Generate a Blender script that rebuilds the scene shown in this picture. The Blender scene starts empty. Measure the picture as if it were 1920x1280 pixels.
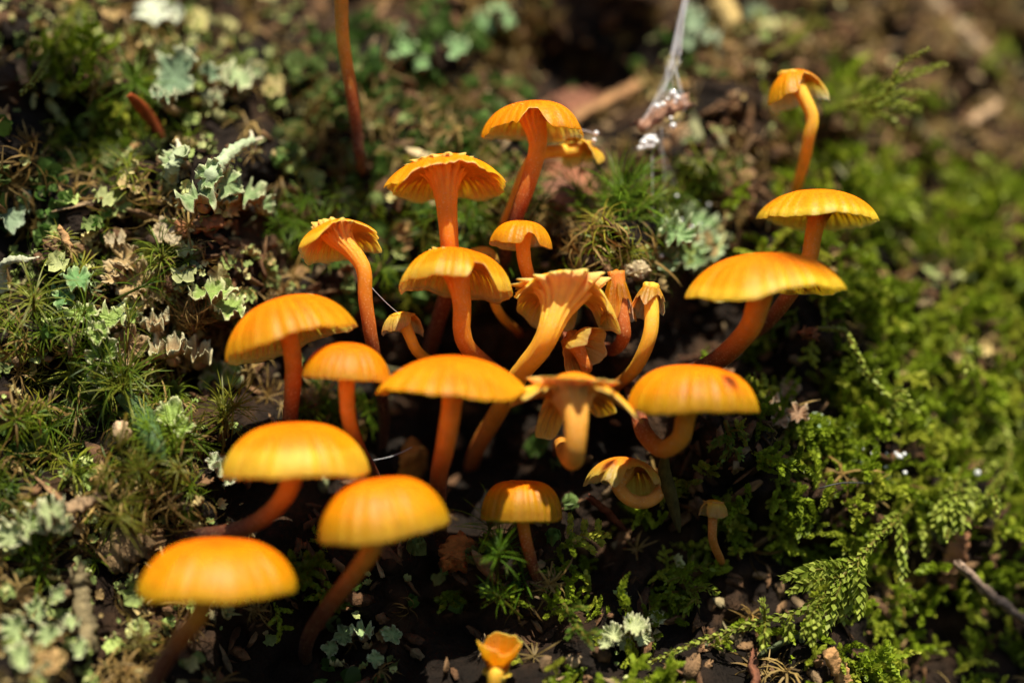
import bpy, math, random
import numpy as np

# ------------------------------------------------------------------ camera, sky, sun, exposure
S = 0.01                      # everything below is thought in centimetres, built in metres
D = 22.0                      # camera to plane of focus (cm)
K = 36.0 / 60.0 * D / 1920.0  # cm per photograph pixel in the plane of focus
scene = bpy.context.scene
COL = scene.collection

cam = bpy.data.cameras.new('camera')
cam.lens = 60.0; cam.sensor_width = 36.0
cam.clip_start = 0.01; cam.clip_end = 50.0
cam.dof.use_dof = True; cam.dof.focus_distance = D * S; cam.dof.aperture_fstop = 5.2
cam.dof.aperture_blades = 9
camo = bpy.data.objects.new('camera', cam); COL.objects.link(camo)
camo.location = (0, -D * S, 0); camo.rotation_euler = (math.radians(90), 0, 0)
scene.camera = camo

SUN_EL, SUN_AZ = 60.0, 14.0   # azimuth: degrees to the right of straight behind the camera
world = bpy.data.worlds.new('World'); scene.world = world; world.use_nodes = True
wn = world.node_tree.nodes; wl = world.node_tree.links
sky = wn.new('ShaderNodeTexSky'); sky.sky_type = 'NISHITA'; sky.sun_disc = False
sky.sun_elevation = math.radians(SUN_EL); sky.sun_rotation = math.radians(180 - SUN_AZ)
wl.new(sky.outputs[0], wn['Background'].inputs[0]); wn['Background'].inputs[1].default_value = 0.05
sun = bpy.data.lights.new('sun', 'SUN'); sun.energy = 5.0; sun.angle = math.radians(0.53); sun.color = (1.0, 0.91, 0.75)
suno = bpy.data.objects.new('sun', sun); COL.objects.link(suno)
e, a = math.radians(SUN_EL), math.radians(SUN_AZ)
from mathutils import Vector, Matrix
sd = Vector((math.cos(e) * math.sin(a), -math.cos(e) * math.cos(a), math.sin(e)))
suno.rotation_euler = sd.to_track_quat('Z', 'Y').to_euler()
suno.location = sd * 2.0
scene.view_settings.view_transform = 'Standard'; scene.view_settings.look = 'None'
scene.view_settings.exposure = 0.75; scene.view_settings.gamma = 1.0
scene.view_settings.use_curve_mapping = False
scene.render.engine = 'CYCLES'
scene.cycles.use_denoising = True
scene.cycles.max_bounces = 8; scene.cycles.transparent_max_bounces = 8

rng = np.random.default_rng(11)
random.seed(4)
TAU = 2 * math.pi

# ------------------------------------------------------------------ small helpers
def W(px, py, d=0.0):
    """a point of the place from where the photograph shows it and how far (cm) it lies behind the plane of focus"""
    f = (D + d) / D
    return np.array([(px - 960) * K * f, d, (640 - py) * K * f])

def _hash(ix, iz, seed):
    h = (ix.astype(np.int64) * 374761393 + iz.astype(np.int64) * 668265263 + seed * 974634777) & 0x7fffffff
    h = ((h ^ (h >> 13)) * 1274126177) & 0x7fffffff
    return ((h ^ (h >> 16)) & 0xffff) / 65535.0

def vnoise(x, z, seed=0):
    x = np.asarray(x, float); z = np.asarray(z, float)
    ix, iz = np.floor(x), np.floor(z); fx, fz = x - ix, z - iz
    fx = fx * fx * (3 - 2 * fx); fz = fz * fz * (3 - 2 * fz)
    a = _hash(ix, iz, seed); b = _hash(ix + 1, iz, seed); c = _hash(ix, iz + 1, seed); d = _hash(ix + 1, iz + 1, seed)
    return (a * (1 - fx) + b * fx) * (1 - fz) + (c * (1 - fx) + d * fx) * fz - 0.5

def fbm(x, z, seed=0, oct=4):
    s, amp = 0, 1.0
    for o in range(oct):
        s = s + amp * vnoise(np.asarray(x) * 2 ** o + 17.3 * o, np.asarray(z) * 2 ** o - 9.1 * o, seed + o)
        amp *= 0.5
    return s

def gblob(x, z, px, py, rx, rz=None):
    cx, cz = (px - 960) * K, (640 - py) * K
    rx *= K; rz = rx if rz is None else rz * K
    return np.exp(-((x - cx) / rx) ** 2 - ((z - cz) / rz) ** 2)

def bank_y(x, z):
    x = np.asarray(x, float); z = np.asarray(z, float)
    y = 1.0 + np.where(z > 0, 0.66 * z, 0.36 * z)
    y = y - 0.30 * np.clip(-2.2 - x, 0, 9) + 0.45 * np.clip(x - 3.0, 0, 9)
    y = y + 2.1 * gblob(x, z, 870, 830, 250, 190) + 1.2 * gblob(x, z, 1330, 650, 170, 110)
    y = y + 1.2 * gblob(x, z, 830, 1170, 220, 90) + 0.8 * gblob(x, z, 480, 880, 100, 60)
    y = y + 0.9 * gblob(x, z, 360, 720, 60, 35) + 1.2 * gblob(x, z, 1180, 60, 150, 110) + 0.8 * gblob(x, z, 60, 200, 90, 70)
    y = y + 0.5 * gblob(x, z, 1350, 950, 200, 140) + 0.8 * gblob(x, z, 1640, 1090, 110, 60) + 0.7 * gblob(x, z, 1540, 740, 110, 70)
    y = y - 1.5 * gblob(x, z, 1195, 430, 120, 105) - 0.5 * gblob(x, z, 400, 330, 130, 130) + 0.6 * gblob(x, z, 1330, 1190, 170, 90)
    y = y - 1.0 * gblob(x, z, 370, 220, 260, 200) + 0.9 * gblob(x, z, 1560, 1130, 330, 170) + 0.4 * gblob(x, z, 1750, 800, 300, 200)
    far = np.clip((np.hypot(x / 1.4, z) - 8.0) / 6.0, 0, 1)
    y = y + (1.25 * fbm(x / 1.4, z / 1.4, 3) + 0.60 * fbm(x / 0.5, z / 0.5, 9, 3)) * (1 + 3 * far)
    return y

def bank_d(px, py):
    d = 0.5
    for _ in range(12):
        p = W(px, py, d); d = 0.5 * d + 0.5 * float(bank_y(p[0], p[2]))
    return d

def bank_normal(x, z, h=0.18):
    gx = (bank_y(x + h, z) - bank_y(x - h, z)) / (2 * h); gz = (bank_y(x, z + h) - bank_y(x, z - h)) / (2 * h)
    n = np.stack([gx, -np.ones_like(gx), gz], -1)
    return n / np.linalg.norm(n, axis=-1, keepdims=True)

def norm(v):
    v = np.asarray(v, float); return v / (np.linalg.norm(v, axis=-1, keepdims=True) + 1e-12)

class MB:
    """collects vertices (cm), faces and colours of ONE mesh"""
    def __init__(s): s.V = []; s.Q = []; s.T = []; s.C = []; s.n = 0
    def add(s, V, Q=None, T=None, C=(1, 1, 1)):
        V = np.asarray(V, float).reshape(-1, 3)
        C = np.asarray(C, float)
        if C.ndim == 1: C = np.tile(C, (len(V), 1))
        s.V.append(V); s.C.append(C)
        if Q is not None and len(Q): s.Q.append(np.asarray(Q, np.int64).reshape(-1, 4) + s.n)
        if T is not None and len(T): s.T.append(np.asarray(T, np.int64).reshape(-1, 3) + s.n)
        s.n += len(V); return s
    def arrays(s):
        V = np.concatenate(s.V); C = np.concatenate(s.C)
        Q = np.concatenate(s.Q) if s.Q else np.zeros((0, 4), np.int64)
        T = np.concatenate(s.T) if s.T else np.zeros((0, 3), np.int64)
        return V, Q, T, C
    def mesh(s, name, origin=(0, 0, 0), smooth=True):
        V, Q, T, C = s.arrays()
        V = (V - np.asarray(origin)) * S
        me = bpy.data.meshes.new(name)
        nq, nt = len(Q), len(T)
        me.vertices.add(len(V)); me.vertices.foreach_set('co', V.astype(np.float32).ravel())
        me.loops.add(nq * 4 + nt * 3)
        me.loops.foreach_set('vertex_index', np.concatenate([Q.ravel(), T.ravel()]).astype(np.int32))
        me.polygons.add(nq + nt)
        st = np.concatenate([np.arange(nq) * 4, nq * 4 + np.arange(nt) * 3]).astype(np.int32)
        me.polygons.foreach_set('loop_start', st)
        me.polygons.foreach_set('use_smooth', np.full(nq + nt, smooth, bool))
        ca = me.color_attributes.new('Col', 'FLOAT_COLOR', 'POINT')
        ca.data.foreach_set('color', np.concatenate([np.clip(C, 0, 1), np.ones((len(C), 1))], 1).astype(np.float32).ravel())
        me.update(calc_edges=True); me.validate()
        return me

def obj(name, mb, mat, parent=None, origin=(0, 0, 0), smooth=True):
    me = mb.mesh(name, origin if parent is None else parent['_o'], smooth)
    me.materials.append(mat)
    o = bpy.data.objects.new(name, me); COL.objects.link(o)
    if parent is None: o.location = Vector(origin) * S
    else: o.parent = parent
    o['_o'] = tuple(float(q) for q in (origin if parent is None else parent['_o']))
    return o

def tag(o, label, cat, group=None, kind=None):
    o['label'] = label; o['category'] = cat
    if group: o['group'] = group
    if kind: o['kind'] = kind
    return o

def thing(name, label, cat, origin, group=None):
    o = bpy.data.objects.new(name, None); COL.objects.link(o)
    o.empty_display_size = 0.002
    o.location = Vector([float(q) for q in origin]) * S
    o['_o'] = tuple(float(q) for q in origin)
    return tag(o, label, cat, group)

def spline(P, n):
    P = np.asarray(P, float)
    if len(P) == 2: return P[0] + (P[1] - P[0]) * np.linspace(0, 1, n)[:, None]
    A = np.concatenate([[2 * P[0] - P[1]], P, [2 * P[-1] - P[-2]]])
    seg = np.linalg.norm(np.diff(P, axis=0), axis=1); cum = np.concatenate([[0], np.cumsum(seg)])
    t = np.linspace(0, cum[-1], n); out = []
    for q in t:
        i = min(max(np.searchsorted(cum, q, 'right') - 1, 0), len(P) - 2)
        u = (q - cum[i]) / max(seg[i], 1e-9)
        p0, p1, p2, p3 = A[i], A[i + 1], A[i + 2], A[i + 3]
        out.append(0.5 * (2 * p1 + (p2 - p0) * u + (2 * p0 - 5 * p1 + 4 * p2 - p3) * u * u + (3 * p1 - p0 - 3 * p2 + p3) * u ** 3))
    return np.array(out)

def frames(P):
    T = norm(np.gradient(P, axis=0)); N = np.zeros_like(T)
    r = np.array([0, -1.0, 0.1]); n = norm(r - T[0] * np.dot(r, T[0]))
    for i in range(len(P)):
        n = norm(n - T[i] * np.dot(n, T[i])); N[i] = n
    return T, N, np.cross(T, N)

def tube(mb, P, R, C, ns=16, flute=0.0, nfl=9, jit=0.0, cap_ends=True):
    P = np.asarray(P); n = len(P); R = np.broadcast_to(R, (n,)); T, N, B = frames(P)
    th = np.linspace(0, TAU, ns, endpoint=False)
    fl = np.broadcast_to(np.asarray(flute), (n,))
    fp = rng.uniform(0, TAU, 4)
    pat = 0.6 * np.cos(nfl * th + fp[0]) + 0.4 * np.cos((nfl - 3) * th + fp[1])
    rr = R[:, None] * (1 + fl[:, None] * (0.55 * np.cos(nfl * th + fp[0]) + 0.45 * np.cos((nfl - 3) * th + fp[1]) + 0.5 * np.cos(2 * th + fp[2]) + 0.4 * np.cos(3 * th + fp[3]))[None] + (jit * rng.normal(size=(n, ns)) if jit else 0))
    V = P[:, None] + rr[..., None] * (np.cos(th)[None, :, None] * N[:, None] + np.sin(th)[None, :, None] * B[:, None])
    i = np.arange(n - 1)[:, None] * ns; j = np.arange(ns)[None]; j2 = (j + 1) % ns
    Q = np.stack([i + j, i + j2, i + ns + j2, i + ns + j], -1).reshape(-1, 4)
    C = np.asarray(C, float)
    if C.ndim == 1: C = np.tile(C, (n, 1))
    VV = V.reshape(-1, 3); CC = np.repeat(C, ns, 0); Tt = None
    if fl.max() > 0:
        vl = (np.clip(-pat, 0, 1)[None] * np.clip(fl[:, None] * 6, 0, .85)).reshape(-1, 1); CC = CC * (1 - vl) + np.array((0.72, 0.17, 0.012)) * vl
    if cap_ends:
        VV = np.concatenate([VV, P[:1], P[-1:]]); CC = np.concatenate([CC, C[:1], C[-1:]])
        a0 = n * ns; jj = np.arange(ns); k2 = (jj + 1) % ns
        Tt = np.concatenate([np.stack([np.full(ns, a0), k2, jj], -1), np.stack([np.full(ns, a0 + 1), (n - 1) * ns + jj, (n - 1) * ns + k2], -1)])
    mb.add(VV, Q, Tt, CC)

def lerp_cols(t, stops):
    xs = [s[0] for s in stops]; cs = np.array([s[1] for s in stops])
    return np.stack([np.interp(t, xs, cs[:, i]) for i in range(3)], -1)

# ------------------------------------------------------------------ materials
def nmat(name):
    m = bpy.data.materials.new(name); m.use_nodes = True
    nt = m.node_tree; p = nt.nodes['Principled BSDF']
    return m, nt, p

def attr_color(nt, p, vscale=900.0, amount=0.25, hue=0.0):
    at = nt.nodes.new('ShaderNodeAttribute'); at.attribute_name = 'Col'
    tc = nt.nodes.new('ShaderNodeTexCoord')
    nz = nt.nodes.new('ShaderNodeTexNoise'); nz.inputs['Scale'].default_value = vscale; nz.inputs['Detail'].default_value = 4
    nt.links.new(tc.outputs['Object'], nz.inputs['Vector'])
    mr = nt.nodes.new('ShaderNodeMapRange'); mr.inputs['From Min'].default_value = 0.3; mr.inputs['From Max'].default_value = 0.7
    mr.inputs['To Min'].default_value = 1 - amount; mr.inputs['To Max'].default_value = 1 + amount * 0.6
    nt.links.new(nz.outputs['Fac'], mr.inputs['Value'])
    hs = nt.nodes.new('ShaderNodeHueSaturation')
    nt.links.new(at.outputs['Color'], hs.inputs['Color']); nt.links.new(mr.outputs[0], hs.inputs['Value'])
    nt.links.new(hs.outputs[0], p.inputs['Base Color'])
    return tc, nz, hs

def bump(nt, p, tc, scale, strength, dist, detail=6, kind='noise'):
    if kind == 'noise':
        n = nt.nodes.new('ShaderNodeTexNoise'); n.inputs['Detail'].default_value = detail; out = n.outputs['Fac']
    else:
        n = nt.nodes.new('ShaderNodeTexVoronoi'); out = n.outputs['Distance']
    n.inputs['Scale'].default_value = scale
    nt.links.new(tc.outputs['Object'], n.inputs['Vector'])
    b = nt.nodes.new('ShaderNodeBump'); b.inputs['Strength'].default_value = strength; b.inputs['Distance'].default_value = dist
    nt.links.new(out, b.inputs['Height']); nt.links.new(b.outputs[0], p.inputs['Normal'])
    return b

def mat_flesh(name, rough, sss, scale, bscale, bstr, spec=0.5, radius=(1.0, 0.38, 0.06), trans=0.0):
    m, nt, p = nmat(name)
    tc, nz, hs = attr_color(nt, p, 500, 0.16)
    p.inputs['Roughness'].default_value = rough
    p.inputs['Subsurface Weight'].default_value = sss
    p.inputs['Subsurface Radius'].default_value = radius
    p.inputs['Subsurface Scale'].default_value = scale * S
    p.inputs['Specular IOR Level'].default_value = spec
    b = bump(nt, p, tc, bscale, bstr, 0.0004)
    if trans > 0:
        tr = nt.nodes.new('ShaderNodeBsdfTranslucent'); nt.links.new(hs.outputs[0], tr.inputs['Color'])
        mx = nt.nodes.new('ShaderNodeMixShader'); mx.inputs[0].default_value = trans
        nt.links.new(p.outputs[0], mx.inputs[1]); nt.links.new(tr.outputs[0], mx.inputs[2])
        nt.links.new(mx.outputs[0], nt.nodes['Material Output'].inputs['Surface'])
    return m

M_cap = mat_flesh('mushroom_cap_flesh', 0.42, 0.8, 0.20, 2600, 0.3, 0.22, (1.0, 0.66, 0.25))
def add_specks(m, scale, col, amt):
    nt = m.node_tree; p = nt.nodes['Principled BSDF']; old = p.inputs['Base Color'].links[0].from_socket
    tc = nt.nodes.new('ShaderNodeTexCoord'); nz = nt.nodes.new('ShaderNodeTexNoise'); nz.inputs['Scale'].default_value = scale; nz.inputs['Detail'].default_value = 2
    nt.links.new(tc.outputs['Object'], nz.inputs['Vector'])
    mr = nt.nodes.new('ShaderNodeMapRange'); mr.inputs['From Min'].default_value = 0.56; mr.inputs['From Max'].default_value = 0.70; mr.inputs['To Max'].default_value = amt
    nt.links.new(nz.outputs['Fac'], mr.inputs['Value'])
    mx = nt.nodes.new('ShaderNodeMix'); mx.data_type = 'RGBA'; mx.inputs[7].default_value = (*col, 1)
    nt.links.new(mr.outputs[0], mx.inputs[0]); nt.links.new(old, mx.inputs[6]); nt.links.new(mx.outputs[2], p.inputs['Base Color'])
M_gill = mat_flesh('mushroom_gill_flesh', 0.5, 0.0, 0.1, 2000, 0.1, 0.3, trans=0.6)
M_stem = mat_flesh('mushroom_stem_flesh', 0.5, 0.5, 0.09, 9000, 0.55, 0.4, (1.0, 0.65, 0.25))

add_specks(M_stem, 4200, (0.80, 0.55, 0.28), 0.45)
add_specks(M_cap, 3000, (0.75, 0.12, 0.003), 0.25)

def mat_leaf(name, rough, trans, vs=700, amt=0.25, spec=0.4):
    m, nt, p = nmat(name)
    tc, nz, hs = attr_color(nt, p, vs, amt)
    p.inputs['Roughness'].default_value = rough; p.inputs['Specular IOR Level'].default_value = spec
    tr = nt.nodes.new('ShaderNodeBsdfTranslucent'); nt.links.new(hs.outputs[0], tr.inputs['Color'])
    mx = nt.nodes.new('ShaderNodeMixShader'); mx.inputs[0].default_value = trans
    nt.links.new(p.outputs[0], mx.inputs[1]); nt.links.new(tr.outputs[0], mx.inputs[2])
    nt.links.new(mx.outputs[0], nt.nodes['Material Output'].inputs['Surface'])
    return m

M_moss = mat_leaf('moss_leaf', 0.45, 0.42, spec=0.25)
M_dead = mat_leaf('dead_moss', 0.6, 0.25, 900, 0.35, 0.3)

def mat_matte(name, rough, vs, amt, bscale, bstr, bdist, spec=0.3):
    m, nt, p = nmat(name)
    tc, nz, hs = attr_color(nt, p, vs, amt)
    p.inputs['Roughness'].default_value = rough; p.inputs['Specular IOR Level'].default_value = spec
    bump(nt, p, tc, bscale, bstr, bdist)
    return m
M_lichen = mat_matte('lichen_thallus', 0.75, 900, 0.22, 5000, 0.6, 0.0002)
M_bark = mat_matte('bark', 0.8, 700, 0.4, 1800, 0.8, 0.0006)
M_soil = mat_matte('dark_humus', 0.85, 300, 0.6, 700, 1.0, 0.002, 0.2)

m, nt, p = nmat('water'); M_water = m
p.inputs['Base Color'].default_value = (1, 1, 1, 1); p.inputs['Transmission Weight'].default_value = 1.0
p.inputs['Roughness'].default_value = 0.03; p.inputs['IOR'].default_value = 1.33
m, nt, p = nmat('white_sparkle_bead'); M_bead = m
p.inputs['Base Color'].default_value = (0.93, 0.95, 0.97, 1); p.inputs['Roughness'].default_value = 0.12  # white body colour stands in for the sun's sparkle in the drops
p.inputs['IOR'].default_value = 1.6; p.inputs['Transmission Weight'].default_value = 0.25; p.inputs['Coat Weight'].default_value = 0.6
m, nt, p = nmat('spider_silk'); M_silk = m
p.inputs['Base Color'].default_value = (0.85, 0.88, 0.92, 1); p.inputs['Roughness'].default_value = 0.3
p.inputs['Alpha'].default_value = 0.4; p.inputs['Specular IOR Level'].default_value = 0.8

# ------------------------------------------------------------------ the bank
def grid_axis(n, inner, outer):
    u = np.linspace(-1, 1, n); return np.sign(u) * (np.abs(u) * inner + np.abs(u) ** 9 * outer)
gx = grid_axis(420, 9.5, 60); gz = grid_axis(330, 7.0, 60) + 0.3
X, Z = np.meshgrid(gx, gz); Y = bank_y(X, Z)
nx_, nz_ = len(gx), len(gz)
i = np.arange(nz_ - 1)[:, None] * nx_; j = np.arange(nx_ - 1)[None]
Q = np.stack([i + j, i + j + 1, i + nx_ + j + 1, i + nx_ + j], -1).reshape(-1, 4)
t = np.clip(fbm(X / 0.7, Z / 0.7, 51) * 1.3 + 0.5, 0, 1).ravel()
soil = lerp_cols(t, [(0, (0.008, 0.005, 0.003)), (0.6, (0.016, 0.009, 0.005)), (1, (0.05, 0.026, 0.012))])
mb = MB(); mb.add(np.stack([X, Y, Z], -1), Q, None, soil)
bank = obj('bank', mb, M_soil)
bank['kind'] = 'structure'; bank['label'] = 'dark rotten wood and humus of the steep mossy bank'

# ------------------------------------------------------------------ leaf and flake templates (local z = outwards)
def leaf_strip(mb, base, d0, up, L, w, curl, nseg, col, fold=0.0, tip=None):
    """a narrow pointed leaf that starts along d0 and bends towards -up"""
    d = norm(d0); side = norm(np.cross(d, up)); nrm = np.cross(side, d)
    ang = 0.0; p = np.array(base, float); V = []; C = []
    for k in range(nseg):
        u = k / nseg
        ww = w * (0.65 + 0.7 * u) * (1 - u) ** 0.55 if u < 1 else 0
        V += [p - side * ww, p + side * ww]; cc = np.array(col) if tip is None else np.array(col) * (1 - u) + np.array(tip) * u
        C += [cc, cc]
        ang += curl / nseg
        p = p + (d * math.cos(ang) - nrm * math.sin(ang)) * (L / nseg)
    V.append(p); C.append(col if tip is None else tip)
    Q = [(2 * k, 2 * k + 1, 2 * k + 3, 2 * k + 2) for k in range(nseg - 1)]
    mb.add(V, Q, [(2 * nseg - 2, 2 * nseg - 1, 2 * nseg)], C)

def star_tuft(n, L, w, lo, hi, curl, rg, col=(1, 1, 1), stem=0.1, nseg=4, tip=None, colvar=0.2):
    mb = MB()
    for k in range(n):
        az = k * 2.39996 + rg.normal() * 0.25; u = (k + 0.5) / n
        el = math.radians(hi + (lo - hi) * u + rg.normal() * 7)
        d = np.array([math.cos(az) * math.cos(el), math.sin(az) * math.cos(el), math.sin(el)])
        c = np.array(col) * (1 + colvar * rg.normal())
        leaf_strip(mb, (0.01 * math.cos(az), 0.01 * math.sin(az), stem * (1 - u)), d, (0, 0, 1), L * rg.uniform(0.7, 1.15), w,
                   curl * rg.uniform(0.4, 1.5), nseg, np.clip(c, 0.02, 1.6), tip=None if tip is None else np.array(tip) * (1 + 0.1 * rg.normal()))
    return mb.arrays()

def scale_leaves(mb, P, rad, n, ll, lw, rg, c0, c1, open_=0.6):
    """overlapping ovate leaves round a shoot that runs along P"""
    P = np.asarray(P); T, N, B = frames(P); m = len(P)
    for k in range(n):
        u = k / max(n - 1, 1); f = u * (m - 1.001); q = int(f); fr = f - q
        p = P[q] * (1 - fr) + P[q + 1] * fr; t, nn, bb = T[q], N[q], B[q]
        az = k * 2.39996 + rg.normal() * 0.2
        o = nn * math.cos(az) + bb * math.sin(az)
        taper = (0.55 + 0.45 * min(1, u * 5)) * (1 - 0.45 * max(0, u - 0.7) / 0.3)
        r = rad * taper; L = ll * taper * rg.uniform(0.8, 1.2); w = lw * taper
        d = norm(t + o * open_ * rg.uniform(0.6, 1.3)); s = norm(np.cross(t, o)); b = p + o * r * 0.25
        c = lerp_cols(np.array([np.clip(rg.uniform(0, 0.7) + 0.3 * u, 0, 1)]), [(0, c0), (1, c1)])[0]
        mid = b + d * L * 0.45
        V = [b, mid - s * w + o * w * 0.35, b + d * L, mid + s * w + o * w * 0.35, mid]
        mb.add(V, None, [(0, 4, 1), (1, 4, 2), (0, 3, 4), (3, 2, 4)], [c * 0.9, c, c * 1.12, c, c * 0.95])

def feather(rg, L=0.9, nb=6, bl=0.4, c0=(0.8, 0.8, 0.8), c1=(1.25, 1.25, 1.15)):
    mb = MB(); bend = rg.uniform(-0.3, 0.3)
    u = np.linspace(0, 1, 8)
    P = np.stack([bend * u * u * L, 0.15 * np.sin(u * 3) * L, u * L * (1 - 0.15 * u)], -1)
    scale_leaves(mb, P, 0.035, 30, 0.11, 0.045, rg, c0, c1, .4)
    for k in range(nb):
        f = 0.2 + 0.65 * (k + rg.uniform(-.3, .3)) / nb; q = P[int(f * 7)]
        sgn = 1 if k % 2 else -1; l = bl * (1 - 0.55 * f) * rg.uniform(0.7, 1.2)
        v = np.linspace(0, 1, 5)
        B = q + np.stack([sgn * v * l * 0.8, rg.uniform(-0.25, 0.25) * v * l, v * l * 0.6 - 0.15 * v * v * l], -1)
        scale_leaves(mb, B, 0.03, 20, 0.095, 0.04, rg, c0, c1, .4)
    return mb.arrays()

def flake(rg, R=0.3, nl=5, nth=26, nr=4, curl=0.5, ruffle=0.25, inner=(1, 1, 1), rim=(1.5, 1.5, 1.4), thick=0.0):
    """a lobed leafy lichen scale, cupped, with a pale crumbly rim"""
    mb = MB(); th = np.linspace(0, TAU, nth, endpoint=False); ph = rg.uniform(0, TAU, 4)
    rad = 0.8 + 0.10 * np.cos(nl * th + ph[0])
    for k_ in range(2, 10): rad = rad + 0.115 / k_ ** 0.75 * rg.normal() * np.cos(k_ * th + rg.uniform(0, TAU))
    rad = R * np.clip(rad + 0.03 * rg.normal(size=nth), 0.35, 1.4)
    V = [[0, 0, 0]]; C = [inner]
    for k in range(1, nr + 1):
        t = k / nr
        z = R * (curl * t ** 2.2 + ruffle * t ** 2.5 * (np.sin(nl * 1.5 * th + ph[3]) + 0.7 * np.sin(nl * 2.7 * th + ph[1])) + 0.05 * t * rg.normal(size=nth))
        V += np.stack([rad * t * np.cos(th), rad * t * np.sin(th), z], -1).tolist()
        f = np.clip((t - 0.72) / 0.28, 0, 1)
        C += (np.array(inner) * (1 - f) + np.array(rim) * f)[None].repeat(nth, 0).tolist()
    jj = np.arange(nth); j2 = (jj + 1) % nth
    T = np.stack([np.zeros(nth, int), 1 + jj, 1 + j2], -1); Q = []
    for k in range(nr - 1):
        a_ = 1 + k * nth; b_ = a_ + nth
        Q.append(np.stack([a_ + jj, b_ + jj, b_ + j2, a_ + j2], -1))
    mb.add(V, np.concatenate(Q), T, np.array(C) * (1 + 0.08 * rg.normal(size=(len(C), 1))))
    return mb.arrays()

def rosette(rg, n=8, R=0.12):
    """a cushion of small round leaves"""
    mb = MB()
    for k in range(n):
        az = k * 2.4 + rg.normal() * .3; el = rg.uniform(0.2, 1.2); r = R * rg.uniform(0.7, 1.3)
        c = np.array([math.cos(az) * math.cos(el), math.sin(az) * math.cos(el), math.sin(el)]) * R * 1.2
        d = norm(c); s = norm(np.cross(d, [0, 0, 1.0])); u = np.cross(s, d)
        th = np.linspace(0, TAU, 8, endpoint=False)
        V = [c - d * 0.0] + [c + (s * math.cos(q) + (d * 0.6 + u * 0.8) * math.sin(q)) * r * (1 + 0.18 * rg.normal()) + u * 0.02 * rg.normal() for q in th]
        j = np.arange(8)
        cc = (1 + 0.2 * rg.normal()) * np.ones(3)
        mb.add(V, None, np.stack([np.zeros(8, int), 1 + j, 1 + (j + 1) % 8], -1), np.clip(cc, .4, 1.6))
    return mb.arrays()

def crumb(rg, sx=1.0, sy=0.7, sz=0.5, nu=7, nv=5, rough=0.25):
    mb = MB(); V = [[0, 0, -sz]]; 
    for k in range(1, nv):
        f = math.pi * k / nv - math.pi / 2
        for q in range(nu):
            r = 1 + rough * rg.normal(); az = TAU * q / nu
            V.append([sx * r * math.cos(f) * math.cos(az), sy * r * math.cos(f) * math.sin(az), sz * r * math.sin(f)])
    V.append([0, 0, sz]); T = []; Q = []; last = len(V) - 1
    for q in range(nu):
        q2 = (q + 1) % nu
        T += [(0, 1 + q2, 1 + q), (last, last - nu + q, last - nu + q2)]
        for k in range(nv - 2):
            a_ = 1 + k * nu; Q.append((a_ + q, a_ + q2, a_ + nu + q2, a_ + nu + q))
    mb.add(V, Q, T, np.ones((len(V), 3)) * (1 + 0.15 * rg.normal(size=(len(V), 1))))
    return mb.arrays()

def basis(g, spin):
    """rotation matrices whose third column is g"""
    g = norm(g); n = len(g)
    ref = np.where(np.abs(g[:, 2:3]) > 0.9, np.array([[1.0, 0, 0]]), np.array([[0, 0, 1.0]]))
    x = norm(np.cross(ref, g)); y = np.cross(g, x)
    c, s = np.cos(spin)[:, None], np.sin(spin)[:, None]
    return np.stack([x * c + y * s, -x * s + y * c, g], -1)

def scatter(mb, templates, P, g, scale, tint, rg):
    pick = rg.integers(0, len(templates), len(P)); Rm = basis(g, rg.uniform(0, TAU, len(P)))
    for ti, (V, Q, T, C) in enumerate(templates):
        m = np.where(pick == ti)[0]
        if not len(m): continue
        VV = np.einsum('nij,vj->nvi', Rm[m] * scale[m, None, None], V) + P[m][:, None]
        CC = C[None] * tint[m][:, None]
        off = (np.arange(len(m)) * len(V))[:, None, None]
        mb.add(VV.reshape(-1, 3), (Q[None] + off).reshape(-1, 4), (T[None] + off).reshape(-1, 3), CC.reshape(-1, 3))

# ------------------------------------------------------------------ ground cover, where each kind grows
def blobs(x, z, L):
    w = np.zeros_like(x)
    for q in L: w = np.maximum(w, (q[3] if len(q) > 3 else 1.0) * gblob(x, z, q[0], q[1], q[2]))
    return w
NP = 24000
x = rng.uniform(-10, 10, NP); z = rng.uniform(-6.3, 9.0, NP)
inner = (np.abs(x) < 8.4) & (z > -5.4) & (z < 6.8)
keep = inner | (rng.uniform(size=NP) < 0.35)
x, z = x[keep], z[keep]
PX, PY = x / K + 960, 640 - z / K
n1 = fbm(x / 1.1, z / 1.1, 71) + 0.5; n2 = fbm(x / 0.8, z / 0.8, 81) + 0.5; n3 = fbm(x / 0.9, z / 0.9, 91) + 0.5
w_star = blobs(x, z, [(210, 210, 120), (150, 570, 130), (190, 720, 120), (300, 820, 90), (130, 900, 160), (1180, 400, 100, 1.2), (560, 380, 90), (880, 430, 150), (1340, 330, 60), (640, 760, 60, .6), (250, 880, 130)]) * 1.1
w_feat = np.clip((PX - 1380) / 240, 0, 1) * np.clip((PY - 180) / 150, 0, 1) * 1.3 + blobs(x, z, [(1200, 1130, 230, .9), (1000, 1080, 130, .7), (1690, 170, 130), (120, 90, 110, .7), (600, 1130, 90, .5), (1500, 830, 170, .8)])
w_flk = np.clip((620 - PX) / 300, 0, 1) * 0.8 + blobs(x, z, [(1290, 450, 100, 1.6), (430, 250, 200, 1.1), (80, 1160, 190, 1.2), (680, 1200, 140, .8), (1800, 470, 120, .6), (450, 560, 100, 1), (1180, 1180, 90, .7), (770, 480, 160, .6), (1480, 60, 260, .4), (1330, 80, 120, .9)])
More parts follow.
